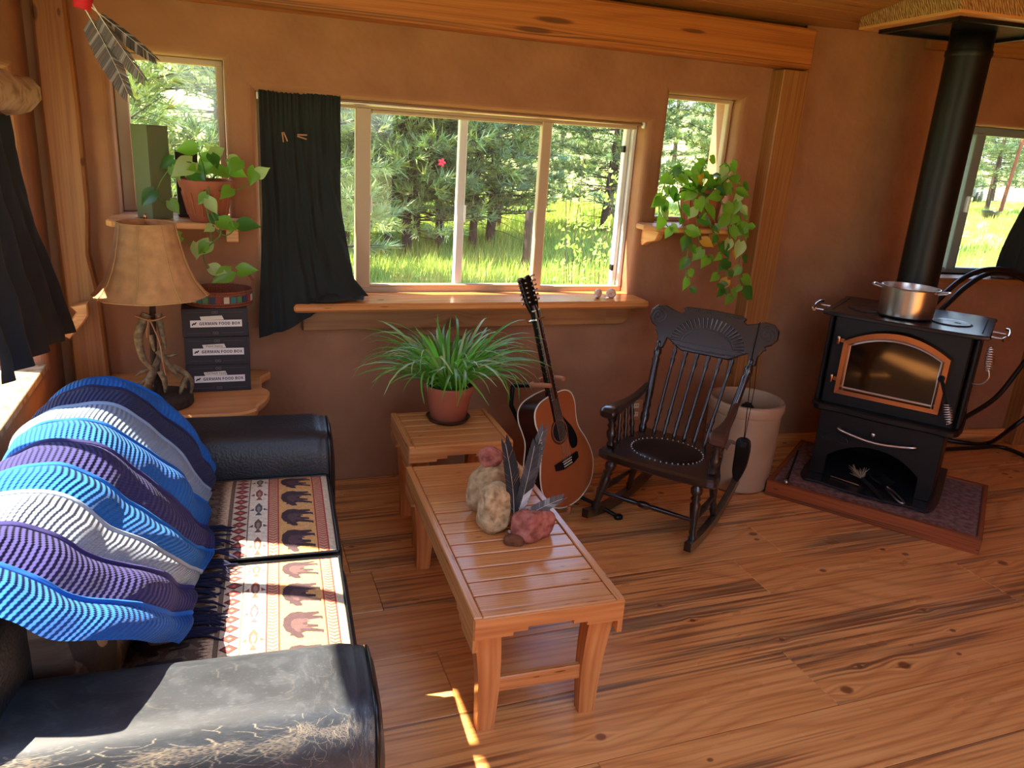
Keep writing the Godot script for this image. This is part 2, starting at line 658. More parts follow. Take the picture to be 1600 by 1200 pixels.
func make_materials() -> void:
	var m := mat("plaster", Color(0.665, 0.465, 0.325), 0.85)
	m.albedo_texture = noise_tex(3, 0.006, [Color(0.90, 0.88, 0.86), Color(1, 1, 1)], 512, 5)
	relief(m, noise_tex(4, 0.012, [], 512, 4), 1.0)
	triplanar(m, 0.7, true)
	m = mat("floor_wood", Color(1, 1, 1), 0.34)
	m.albedo_texture = wood_image(2048, 512, 4, 11, Color(0.95, 0.67, 0.39), Color(0.86, 0.54, 0.28), Color(0.56, 0.30, 0.15), Color(0.50, 0.39, 0.28), 0.16, 5)
	m.roughness_texture = noise_tex(12, 0.01, [Color(0.75, 0.75, 0.75), Color(1, 1, 1)], 512, 4)
	m = mat("pine", Color(1, 1, 1), 0.42)
	m.albedo_texture = wood_image(1024, 512, 4, 21, Color(0.90, 0.66, 0.40), Color(0.82, 0.54, 0.30), Color(0.55, 0.31, 0.16), Color(0.5, 0.4, 0.3), 0.0, 3)
	m = mat("table_wood", Color(0.97, 0.90, 0.86), 0.22)
	m.albedo_texture = M.pine.albedo_texture
	m = mat("beam_wood", Color(0.86, 0.78, 0.70), 0.5)
	m.albedo_texture = wood_image(1024, 256, 1, 44, Color(0.88, 0.60, 0.33), Color(0.78, 0.49, 0.25), Color(0.48, 0.28, 0.14), Color(0.50, 0.36, 0.21), 0.16, 7)
	m = mat("sawn_wood", Color(1, 1, 1), 0.8)
	m.albedo_texture = rough_sawn_image()
	m = mat("post_wood", Color(0.73, 0.70, 0.66), 0.5)
	m.albedo_texture = M.pine.albedo_texture
	m = mat("hearth_edge", Color(0.66, 0.50, 0.44), 0.45)
	m.albedo_texture = M.floor_wood.albedo_texture
	mat("frame_vinyl", Color(0.76, 0.66, 0.53), 0.4)
	mat("frame_white", Color(0.90, 0.90, 0.88), 0.35)
	mat("frame_grey", Color(0.50, 0.55, 0.54), 0.4)
	m = mat("pane", Color(1, 1, 1, 0.05), 0.02)
	m.transparency = BaseMaterial3D.TRANSPARENCY_ALPHA
	mat("black_metal", Color(0.045, 0.043, 0.045), 0.45, 0.2)
	m = mat("cast_iron", Color(0.15, 0.15, 0.165), 0.20, 0.0)
	mat("steel", Color(0.80, 0.78, 0.75), 0.28, 1.0)
	mat("bronze", Color(0.72, 0.55, 0.43), 0.24, 1.0)
	mat("chrome", Color(0.88, 0.88, 0.88), 0.12, 1.0)
	m = mat("stove_glass", Color(0.055, 0.045, 0.03), 0.06)
	m.metallic_specular = 0.7
	mat("soot", Color(0.02, 0.018, 0.016), 0.95)
	m = mat("leather", Color(0.135, 0.135, 0.145), 0.42)
	relief(m, noise_tex(51, 0.05, [], 512, 4), 0.12)
	triplanar(m, 3.0)
	m = mat("scuffed_leather", Color(1, 1, 1), 0.44)
	m.albedo_texture = scuffed_leather_image()
	m = mat("animal_fabric", Color(1, 1, 1), 0.9)
	m.albedo_texture = fabric_image()
	m = mat("curtain_cloth", Color(0.095, 0.11, 0.10), 0.9)
	m.backlight_enabled = true
	m.backlight = Color(0.05, 0.06, 0.055)
	m = mat("grey_cloth", Color(0.12, 0.125, 0.13), 0.9)
	m = mat("terracotta", Color(0.66, 0.36, 0.24), 0.75)
	mat("soil", Color(0.12, 0.08, 0.06), 1.0)
	m = mat("leaf", Color(0.40, 0.58, 0.18), 0.36)
	m.backlight_enabled = true
	m.backlight = Color(0.55, 0.80, 0.22)
	m = mat("leaf_pale", Color(0.62, 0.70, 0.42), 0.36)
	m.backlight_enabled = true
	m.backlight = Color(0.45, 0.6, 0.25)
	m = mat("leaf_dark", Color(0.17, 0.33, 0.14), 0.32)
	m.backlight_enabled = true
	m.backlight = Color(0.42, 0.72, 0.20)
	m = mat("leaf_yellow", Color(0.80, 0.60, 0.16), 0.5)
	m.backlight_enabled = true
	m.backlight = Color(0.9, 0.7, 0.2)
	m = mat("blade", Color(0.36, 0.58, 0.20), 0.34)
	m.backlight_enabled = true
	m.backlight = Color(0.5, 0.8, 0.25)
	mat("vine", Color(0.36, 0.46, 0.16), 0.6)
	m = mat("dark_chair", Color(0.12, 0.072, 0.058), 0.28)
	m.clearcoat_enabled = true
	m.clearcoat = 0.8
	m.clearcoat_roughness = 0.18
	mat("chair_worn", Color(0.30, 0.17, 0.11), 0.45)
	mat("black_leather", Color(0.035, 0.033, 0.036), 0.3)
	m = mat("parchment", Color(0.97, 0.80, 0.55), 0.8)
	m.albedo_texture = noise_tex(61, 0.02, [Color(0.80, 0.76, 0.70), Color(1, 1, 1)], 256, 4)
	triplanar(m, 3.0)
	m.backlight_enabled = true
	m.backlight = Color(0.9, 0.7, 0.42)
	m = mat("antler", Color(1, 1, 1), 0.6)
	m.albedo_texture = noise_tex(62, 0.03, [Color(0.20, 0.15, 0.10), Color(0.46, 0.37, 0.25), Color(0.66, 0.56, 0.38)], 256, 4)
	triplanar(m, 4.0)
	m = mat("bark", Color(1, 1, 1), 0.95)
	m.albedo_texture = noise_tex(63, 0.04, [Color(0.16, 0.11, 0.08), Color(0.30, 0.22, 0.16)], 256, 4)
	relief(m, m.albedo_texture, 1.0)
	triplanar(m, 4.0)
	mat("rawhide", Color(0.72, 0.52, 0.36), 0.8)
	mat("box_card", Color(0.185, 0.16, 0.165), 0.75)
	mat("box_line", Color(0.36, 0.32, 0.32), 0.7)
	mat("paper_white", Color(0.93, 0.88, 0.84), 0.8)
	mat("print_black", Color(0.06, 0.05, 0.05), 0.8)
	mat("tape", Color(0.90, 0.84, 0.76), 0.8)
	m = mat("stoneware", Color(1, 1, 1), 0.35)
	m.albedo_texture = noise_tex(64, 0.008, [Color(0.62, 0.49, 0.37), Color(0.72, 0.60, 0.47)], 256, 5)
	triplanar(m, 1.2)
	m = mat("tan_rock", Color(1, 1, 1), 0.9)
	m.albedo_texture = noise_tex(65, 0.02, [Color(0.42, 0.30, 0.19), Color(0.74, 0.59, 0.40), Color(0.86, 0.74, 0.56)], 256, 5)
	relief(m, m.albedo_texture, 1.0)
	triplanar(m, 5.0)
	m = mat("red_rock", Color(1, 1, 1), 0.9)
	m.albedo_texture = noise_tex(66, 0.02, [Color(0.42, 0.18, 0.13), Color(0.70, 0.38, 0.30), Color(0.78, 0.52, 0.42)], 256, 5)
	relief(m, m.albedo_texture, 0.8)
	triplanar(m, 5.0)
	m = mat("brown_rock", Color(0.60, 0.42, 0.33), 0.9)
	m.albedo_texture = M.tan_rock.albedo_texture
	triplanar(m, 6.0)
	m = mat("feather", Color(1, 1, 1), 0.85)
	m.vertex_color_use_as_albedo = true
	mat("quill", Color(0.85, 0.80, 0.70), 0.5)
	m = mat("guitar_top", Color(0.68, 0.37, 0.19), 0.22)
	m.albedo_texture = noise_tex(67, 0.01, [Color(0.92, 0.9, 0.88), Color(1, 1, 1)], 256, 3)
	mat("guitar_side", Color(0.20, 0.08, 0.05), 0.2)
	mat("ivory", Color(0.90, 0.84, 0.70), 0.4)
	mat("ebony", Color(0.05, 0.04, 0.04), 0.35)
	mat("rubber_tan", Color(0.72, 0.45, 0.28), 0.6)
	m = mat("hearth_tile", Color(1, 1, 1), 0.75)
	m.albedo_texture = noise_tex(68, 0.03, [Color(0.32, 0.22, 0.20), Color(0.50, 0.37, 0.34), Color(0.62, 0.50, 0.46)], 256, 5)
	triplanar(m, 3.0)
	mat("hose", Color(0.05, 0.05, 0.055), 0.4)
	mat("red_cloth", Color(0.75, 0.08, 0.12), 0.8)
	mat("green_card", Color(0.42, 0.45, 0.31), 0.8)
	mat("dark_card", Color(0.20, 0.14, 0.12), 0.7)
	m = mat("wicker", Color(1, 1, 1), 0.7)
	m.albedo_texture = noise_tex(69, 0.06, [Color(0.35, 0.15, 0.09), Color(0.66, 0.36, 0.20)], 256, 3)
	triplanar(m, 8.0)
	mat("birch", Color(0.80, 0.70, 0.56), 0.8).albedo_texture = noise_tex(70, 0.02, [Color(0.6, 0.5, 0.42), Color(0.95, 0.9, 0.84), Color(1, 1, 1)], 256, 4)
	triplanar(M.birch, 3.0)
	m = mat("wool", Color(1, 1, 1), 0.95)
	m = mat("shell", Color(0.86, 0.72, 0.62), 0.4)
	# outside
	m = mat("meadow", Color(1, 1, 1), 1.0)
	m.albedo_texture = noise_tex(91, 0.02, [Color(0.55, 0.60, 0.32), Color(0.68, 0.72, 0.42), Color(0.80, 0.80, 0.56)], 512, 5)
	triplanar(m, 0.25, true)
	m = mat("grass", Color(0.58, 0.66, 0.32), 0.9)
	m.vertex_color_use_as_albedo = true
	m.backlight_enabled = true
	m.backlight = Color(0.6, 0.8, 0.3)
	m = mat("pine_bark", Color(0.27, 0.22, 0.19), 1.0)
	m = mat("needles", Color(1, 1, 1), 0.7)
	m.vertex_color_use_as_albedo = true
	m.backlight_enabled = true
	m.backlight = Color(0.5, 0.6, 0.3)
	m = mat("bush_leaf", Color(0.50, 0.62, 0.26), 0.6)
	m.backlight_enabled = true
	m.backlight = Color(0.7, 0.85, 0.35)
	mat("car_paint", Color(0.30, 0.34, 0.38), 0.3, 0.3)
	mat("car_glass", Color(0.10, 0.12, 0.14), 0.1)


# ------------------------------------------------------------------ walls with rounded window reveals
# local frame: x along, y up, room side at z = 0, outside at z = -thick
func wall_mesh(u0: float, u1: float, v0: float, v1: float, thick: float, holes: Array, r: float) -> MB:
	var m := MB.new()
	var xs := [u0, u1]
	var ys := [v0, v1]
	for h in holes:
		for x in [h.position.x - r, h.end.x + r]: xs.append(x)
		for y in [h.position.y - r, h.end.y + r]: ys.append(y)
	xs.sort()
	ys.sort()
	for i in xs.size() - 1:
		for j in ys.size() - 1:
			if xs[i + 1] - xs[i] < 1e-5 or ys[j + 1] - ys[j] < 1e-5: continue
			var c := Vector2((xs[i] + xs[i + 1]) / 2, (ys[j] + ys[j + 1]) / 2)
			var open := false
			for h in holes:
				if h.grow(r).has_point(c): open = true
			if open: continue
			m.quad(Vector3(xs[i], ys[j], 0), Vector3(xs[i], ys[j + 1], 0), Vector3(xs[i + 1], ys[j + 1], 0), Vector3(xs[i + 1], ys[j], 0))
	# outside face, the holes as they are
	xs = [u0, u1]
	ys = [v0, v1]
	for h in holes:
		xs.append_array([h.position.x, h.end.x])
		ys.append_array([h.position.y, h.end.y])
	xs.sort()
	ys.sort()
	for i in xs.size() - 1:
		for j in ys.size() - 1:
			if xs[i + 1] - xs[i] < 1e-5 or ys[j + 1] - ys[j] < 1e-5: continue
			var c := Vector2((xs[i] + xs[i + 1]) / 2, (ys[j] + ys[j + 1]) / 2)
			var open := false
			for h in holes:
				if h.has_point(c): open = true
			if open: continue
			m.quad(Vector3(xs[i], ys[j], -thick), Vector3(xs[i + 1], ys[j], -thick), Vector3(xs[i + 1], ys[j + 1], -thick), Vector3(xs[i], ys[j + 1], -thick))
	for h in holes:
		var last = null
		var steps := 5
		for k in steps + 2:
			var a := PI / 2 * mini(k, steps) / steps
			var o := r * (1.0 - sin(a))
			var d := -r * (1.0 - cos(a)) if k <= steps else -thick
			var g: Rect2 = h.grow(o)
			var ring := [Vector3(g.position.x, g.position.y, d), Vector3(g.end.x, g.position.y, d), Vector3(g.end.x, g.end.y, d), Vector3(g.position.x, g.end.y, d)]
			if last != null:
				for e in 4:
					m.quad(last[e], last[(e + 1) % 4], ring[(e + 1) % 4], ring[e])
			last = ring
	for e in [[Vector3(u0, v0, 0), Vector3(u0, v1, 0)], [Vector3(u0, v1, 0), Vector3(u1, v1, 0)], [Vector3(u1, v1, 0), Vector3(u1, v0, 0)], [Vector3(u1, v0, 0), Vector3(u0, v0, 0)]]:
		m.quad(e[0], e[1], e[1] - Vector3(0, 0, thick), e[0] - Vector3(0, 0, thick))
	return m


# frame bars: each [x0, x1, y0, y1]; panes the same; in the wall's frame at depth z
func window(called: String, f: Transform3D, bars: Array, panes: Array, z: float, deep: float, fm: Material) -> Node3D:
	var w := struct_root(called)
	w.transform = f
	var slim := 0.0
	for b in bars:
		var m := MB.new()
		slim += 0.0013
		var off: float = b[4] if b.size() > 4 else 0.0
		m.box(Vector3((b[0] + b[1]) / 2, (b[2] + b[3]) / 2, z + off), Vector3(b[1] - b[0] - slim * 0.3, b[3] - b[2] - slim * 0.3, deep - slim), Basis.IDENTITY, 0.004)
		put("frame_bar", m, b[5] if b.size() > 5 else fm, w)
	for p in panes:
		var m := MB.new()
		m.quad(Vector3(p[0], p[2], z), Vector3(p[0], p[3], z), Vector3(p[1], p[3], z), Vector3(p[1], p[2], z))
		put("glass_pane", m, M.pane, w)
	return w


func board(called: String, c: Vector3, s: Vector3, material: Material, parent: Node, rows := 4, length := 2.0, b := Basis.IDENTITY, bev := 0.003) -> MeshInstance3D:
	var m := MB.new()
	var longest := maxf(s.x, maxf(s.y, s.z))
	var du := minf(longest / length, 0.97)
	m.uv0 = Vector2(rng.randf() * (1.0 - du), float(rng.randi() % rows) / rows + 0.004)
	m.uvd = Vector2(du, 1.0 / rows - 0.008)
	m.box(c, s, b, bev)
	return put(called, m, material, parent)


func ceiling_y(z: float) -> float:
	return 2.43 + 0.125 * (z + 3.70)


func build_setting() -> void:
	var ZB := -3.74
	# floor: planks along x
	var fl := struct_root("floor")
	var base := MB.new()
	base.box(Vector3(2.8, -0.10, -1.0), Vector3(7.6, 0.14, 6.0))
	put("subfloor", base, M.soot, fl)
	var joints := [-3.74, -3.54, -3.375, -3.10, -2.82, -2.53, -2.24, -1.915, -1.61, -1.345, -1.05, -0.75, -0.45, -0.15, 0.15, 0.45, 0.75, 1.05, 1.35, 1.72]
	for j in joints.size() - 1:
		var z0: float = joints[j]
		var z1: float = joints[j + 1]
		var x := -0.72
		var first := true
		while x < 6.3:
			var ln := rng.randf_range(1.7, 2.9)
			if first: ln = rng.randf_range(0.9, 2.6)
			if is_equal_approx(z0, -1.915) and first: ln = 2.60
			if is_equal_approx(z0, -2.24) and first: ln = 1.36
			first = false
			var x1 := minf(x + ln, 6.32)
			if 6.32 - x1 < 0.4: x1 = 6.32
			var m := MB.new()
			var du := (x1 - x) / 3.4
			m.uv0 = Vector2(rng.randf() * (1.0 - du), float(rng.randi() % 4) / 4.0 + 0.003)
			m.uvd = Vector2(du, 0.244 * (-1.0 if rng.randf() < 0.5 else 1.0))
			if m.uvd.y < 0.0: m.uv0.y += 0.244
			m.box(Vector3((x + x1) / 2, -0.015, (z0 + z1) / 2), Vector3(x1 - x - 0.0012, 0.03, z1 - z0 - 0.0025), Basis.IDENTITY, 0.002)
			put("plank", m, M.floor_wood, fl)
			x = x1
	# ceiling boards along x, rising towards the room
	var ce := struct_root("ceiling")
	var z := -3.98
	var tilt := Basis(Vector3.RIGHT, -atan(0.125))
	var sl := Rect2(-0.3, -0.9, 2.2, 2.0)
	while z < 1.9:
		# a skylight above the camera interrupts the boards
		for e in ([[-1.05, sl.position.x], [sl.end.x, 6.65]] if z + 0.07 > sl.position.y and z + 0.07 < sl.end.y else [[-1.05, 6.65]]):
			var m := MB.new()
			m.uv0 = Vector2(rng.randf() * 0.02, float(rng.randi() % 4) / 4.0 + 0.004)
			m.uvd = Vector2(0.97 * (e[1] - e[0]) / 7.7, 0.24)
			m.box(Vector3((e[0] + e[1]) / 2, ceiling_y(z + 0.07) + 0.012, z + 0.07), Vector3(e[1] - e[0], 0.024, 0.1375), tilt, 0.003)
			put("board", m, M.post_wood, ce)
		z += 0.14
	for e in [[-1.1, sl.position.x, -4.06, 2.0], [sl.end.x, 6.9, -4.06, 2.0], [sl.position.x, sl.end.x, -4.06, sl.position.y], [sl.position.x, sl.end.x, sl.end.y, 2.0]]:
		var roof := MB.new()
		var zc: float = (e[2] + e[3]) / 2
		roof.box(Vector3((e[0] + e[1]) / 2, ceiling_y(zc) + 0.075, zc), Vector3(e[1] - e[0], 0.09, (e[3] - e[2]) * 1.0078), tilt)
		put("roof_deck", roof, M.soot, ce)
	var sky_pane := struct_root("window_8")
	var sc := sl.get_center()
	for e in [[sl.position.x + 0.03, sc.y, 0.06, sl.size.y], [sl.end.x - 0.03, sc.y, 0.06, sl.size.y], [sc.x, sl.position.y + 0.03, sl.size.x - 0.12, 0.06], [sc.x, sl.end.y - 0.03, sl.size.x - 0.12, 0.06]]:
		var fm := MB.new()
		fm.box(Vector3(e[0], ceiling_y(e[1]) + 0.08, e[1]), Vector3(e[2], 0.06, e[3]), tilt)
		put("frame_bar", fm, M.frame_vinyl, sky_pane)
	var pm := MB.new()
	var q := sl.grow(-0.05)
	pm.quad(Vector3(q.position.x, ceiling_y(q.position.y) + 0.09, q.position.y), Vector3(q.end.x, ceiling_y(q.position.y) + 0.09, q.position.y), Vector3(q.end.x, ceiling_y(q.end.y) + 0.09, q.end.y), Vector3(q.position.x, ceiling_y(q.end.y) + 0.09, q.end.y))
	put("glass_pane", pm, M.pane, sky_pane)
	# back wall
	var HM := Rect2(0.155, 0.965, 1.945, 0.915)
	var HL := Rect2(-0.42, 1.335, 0.445, 0.665)
	var HR := Rect2(2.215, 1.37, 0.45, 0.665)
	var wb := wall_mesh(-1.0, 2.99, -0.1, 2.60, 0.26, [HM, HL, HR], 0.035)
	struct("wall_back", wb, M.plaster).position = Vector3(0, 0, ZB)
	var fb := Transform3D(Basis.IDENTITY, Vector3(0, 0, ZB))
	var fz := -0.135
	var V: Material = M.frame_vinyl
	var Wt: Material = M.frame_white
	window("window_1", fb, [
		[0.155, 2.10, 1.842, 1.88], [0.155, 2.10, 0.965, 1.000], [0.155, 0.19, 0.965, 1.88], [2.075, 2.10, 0.965, 1.88, 0.0, Wt],
		[0.600, 0.675, 0.99, 1.85, 0.012], [1.118, 1.162, 0.99, 1.85, -0.015, Wt], [1.548, 1.605, 0.99, 1.85, 0.012], [2.045, 2.075, 0.99, 1.85, -0.02, Wt],
		[0.675, 1.548, 1.825, 1.845, 0.01], [0.675, 1.548, 0.995, 1.012, 0.01], [1.150, 1.162, 1.33, 1.42, 0.02, Wt], [0.668, 0.682, 1.36, 1.45, 0.03, Wt], [2.030, 2.050, 1.72, 1.76, 0.0, M.black_metal], [2.030, 2.050, 1.08, 1.12, 0.0, M.black_metal]],
		[[0.19, 0.60, 1.0, 1.842], [0.675, 1.118, 1.0, 1.842], [1.162, 1.548, 1.0, 1.842], [1.605, 2.045, 1.0, 1.842]], fz, 0.05, V)
	window("window_2", fb, [[-0.42, 0.025, 1.972, 2.0], [-0.42, 0.025, 1.335, 1.362], [-0.42, -0.365, 1.335, 2.0], [-0.008, 0.025, 1.335, 2.0]], [[-0.365, -0.008, 1.362, 1.972]], fz - 0.04, 0.05, V)
	window("window_3", fb, [[2.215, 2.665, 2.012, 2.035], [2.215, 2.665, 1.37, 1.395], [2.215, 2.24, 1.37, 2.035], [2.640, 2.665, 1.37, 2.035]], [[2.24, 2.64, 1.395, 2.012]], fz + 0.02, 0.05, V)
	# angled wall on the right
	var dir := Vector3(1, 0, 0.12).normalized()
	var br := Basis(dir, Vector3.UP, dir.cross(Vector3.UP))
	var fr := Transform3D(br, Vector3(2.97, 0, -3.70))
	var HW := Rect2(0.92, 1.12, 1.25, 0.885)
	struct("wall_back_right", wall_mesh(0.0, 3.45, -0.1, 2.75, 0.26, [HW], 0.03), M.plaster).transform = fr
	window("window_4", fr, [
		[0.92, 2.17, 1.955, 2.005], [0.92, 2.17, 1.12, 1.155], [0.92, 0.96, 1.12, 2.005], [2.13, 2.17, 1.12, 2.005],
		[1.305, 1.36, 1.14, 1.97, 0.012], [1.36, 1.40, 1.14, 1.97, -0.012], [1.33, 1.345, 1.50, 1.60, 0.045, Wt]],
		[[0.96, 1.305, 1.155, 1.955], [1.40, 2.13, 1.155, 1.955]], fz + 0.02, 0.05, M.frame_grey)
	# left wall (x = -0.70), its window mostly out of the picture
	var bl := Basis(Vector3(0, 0, -1), Vector3.UP, Vector3(1, 0, 0))
	var fl2 := Transform3D(bl, Vector3(-0.70, 0, 0))
	var HS := Rect2(2.70, 0.75, 0.75, 1.13)
	var HT := Rect2(1.15, 0.75, 1.47, 1.57)
	struct("wall_left", wall_mesh(-2.0, 3.98, -0.1, 3.3, 0.28, [HS, HT], 0.035), M.plaster).transform = fl2
	window("window_5", fl2, [
		[2.70, 3.45, 1.84, 1.88], [2.70, 3.45, 0.75, 0.79], [2.70, 2.74, 0.75, 1.88], [3.41, 3.45, 0.75, 1.88]],
		[[2.74, 3.41, 0.79, 1.84]], -0.22, 0.05, V)
	window("window_7", fl2, [
		[1.15, 2.62, 2.29, 2.32], [1.15, 2.62, 0.75, 0.79], [1.15, 1.18, 0.75, 2.32], [2.59, 2.62, 0.75, 2.32], [2.285, 2.335, 0.78, 2.32]],
		[[1.18, 2.285, 0.79, 2.31], [2.335, 2.59, 0.79, 2.31]], -0.22, 0.05, V)
	# the rest of the room, behind and right of the camera: glazed towards the yard
	var bf := Basis(Vector3(-1, 0, 0), Vector3.UP, Vector3(0, 0, -1))
	var ff := Transform3D(bf, Vector3(0, 0, 1.72))
	var HF := Rect2(-2.0, 0.5, 2.5, 1.9)
	struct("wall_front", wall_mesh(-6.6, 1.0, -0.1, 3.2, 0.26, [HF], 0.03), M.plaster).transform = ff
	var bars := [[-2.0, 0.5, 0.5, 0.56], [-2.0, 0.5, 2.34, 2.40]]
	var panes := []
	for i in 3:
		var x := -2.0 + i * 1.22
		bars.append([x, x + 0.06, 0.56, 2.34])
		if i < 2: panes.append([x + 0.06, x + 1.22, 0.56, 2.34])
	window("window_6", ff, bars, panes, -0.12, 0.05, V)
	var bx := Basis(Vector3(0, 0, 1), Vector3.UP, Vector3(-1, 0, 0))
	var fx := Transform3D(bx, Vector3(6.32, 0, 0))
	struct("wall_right", wall_mesh(-3.9, 2.0, -0.1, 3.3, 0.26, [], 0.03), M.plaster).transform = fx
	# timber
	var m := MB.new()
	m.uv0 = Vector2(0.01, 0.02)
	m.uvd = Vector2(0.97, 0.9)
	m.box(Vector3(1.23, 2.305, -3.69), Vector3(3.50, 0.20, 0.14), Basis.IDENTITY, 0.012)
	struct("trim_1", m, M.beam_wood)
	var post := board("trim_2", Vector3(2.905, 1.10, -3.70), Vector3(0.17, 2.20, 0.12), M.post_wood, self, 4, 2.4, Basis.IDENTITY, 0.006)
	post.set_meta("kind", "structure")
	# live-edge post in the left corner
	m = MB.new()
	var edge_l := []
	var edge_r := []
	var wob := noise(7, 0.9, 2)
	for i in 13:
		var y := i * 2.35 / 12.0
		edge_r.append(Vector2(-0.505 - 0.035 * y / 2.2 + 0.012 * wob.get_noise_2d(y, 0.0) - (0.02 if i == 6 else 0.0), y))
		edge_l.append(Vector2(-0.655 + 0.01 * wob.get_noise_2d(y, 9.0), y))
	edge_l.reverse()
	m.uv0 = Vector2(0.2, 0.1)
	var poly := PackedVector2Array(edge_r + edge_l)
	# grain runs up: swap the picture axes
	m.prism(poly, -3.76, -3.665, Transform3D.IDENTITY, 0.01)
	for i in m.uv.size(): m.uv[i] = Vector2(m.v[i].y / 2.4, 0.27 + (m.v[i].x + 0.66) * 1.2 + (m.v[i].z + 3.7) * 0.3)
	struct("trim_3", m, M.post_wood)
	var wp := board("trim_4", Vector3.ZERO, Vector3(0.14, 2.3, 0.12), M.post_wood, self, 4, 2.4)
	wp.transform = Transform3D(br, fr * Vector3(2.06, 1.15, 0.05))
	wp.set_meta("kind", "structure")
	wp = board("trim_5", Vector3.ZERO, Vector3(2.6, 0.12, 0.05), M.post_wood, self, 4, 2.7)
	wp.transform = Transform3D(br, fr * Vector3(2.04, 2.435, 0.03))
	wp.set_meta("kind", "structure")
	# low boards along the foot of the right wall
	wp = board("baseboard_back_right", Vector3.ZERO, Vector3(3.2, 0.09, 0.02), M.floor_wood, self, 4, 3.4)
	wp.transform = Transform3D(br, fr * Vector3(1.7, 0.045, 0.012))
	wp.set_meta("kind", "structure")
	# main sill with its apron
	wp = board("sill_board", Vector3.ZERO, Vector3(1.86, 0.04, 0.29), M.table_wood, self, 4, 2.0, Basis.IDENTITY, 0.012)
	wp.name = "trim_6"
	wp.position = Vector3(1.205, 0.950, -3.71)
	wp.set_meta("kind", "structure")
	m = MB.new()
	m.uv0 = Vector2(0.03, 0.52)
	var ap := PackedVector2Array([Vector2(0.33, 0.93), Vector2(0.33, 0.815), Vector2(2.03, 0.815), Vector2(2.06, 0.825), Vector2(2.085, 0.855), Vector2(2.105, 0.93)])
	m.prism(ap, -3.735, -3.69, Transform3D.IDENTITY, 0.005, 0.5)
	struct("trim_7", m, M.post_wood)
	wp = board("trim_8", Vector3.ZERO, Vector3(1.15, 0.03, 0.22), M.post_wood, self, 4, 2.4)
	wp.transform = Transform3D(br, fr * Vector3(1.55, 1.105, 0.0))
	wp.set_meta("kind", "structure")
	wp = board("trim_9", Vector3(-0.84, 0.745, -2.5), Vector3(0.27, 0.03, 1.9), M.birch, self, 4, 2.4)
	wp.set_meta("kind", "structure")


# ------------------------------------------------------------------ sofa and blanket
func arm_rings(half_w: float, y0: float, y1: float, length: float) -> Array:
	var rows := []
	var prof := [[-length, 0.80], [-length + 0.03, 0.97], [-length + 0.10, 1.0], [-length * 0.5, 1.0], [-0.16, 1.0], [-0.06, 1.0], [-0.035, 0.985], [-0.03, 0.965], [-0.02, 0.975], [0.0, 0.95], [0.012, 0.86], [0.02, 0.6], [0.022, 0.0]]
	for p in prof:
		var row := PackedVector3Array()
		for k in 40:
			var th := -PI / 2 + TAU * k / 40.0      # starts at the bottom, crown in the middle
			var y := MB.pw(sin(th), 0.42)
			var zz := MB.pw(cos(th), 0.50)
			var cy := (y0 + y1) / 2
			row.append(Vector3(p[0], cy + (y1 - y0) / 2 * y * p[1], -half_w * zz * p[1] * (1.0 if y > 0.0 else 0.94)))
		rows.append(row)
	return rows


func back_profile(s: float) -> Vector2:      # over the back cushions: s = 0 behind the top, 1 on the seat
	var c := [Vector2(-0.89, 0.64), Vector2(-0.88, 0.77), Vector2(-0.835, 0.845), Vector2(-0.76, 0.88), Vector2(-0.67, 0.86), Vector2(-0.585, 0.79), Vector2(-0.51, 0.70), Vector2(-0.465, 0.605), Vector2(-0.425, 0.545), Vector2(-0.37, 0.522)]
	var t := clampf(s, 0.0, 0.9999) * (c.size() - 1)
	var i := int(t)
	return c[i].cubic_interpolate(c[i + 1], c[maxi(i - 1, 0)], c[mini(i + 2, c.size() - 1)], t - i)


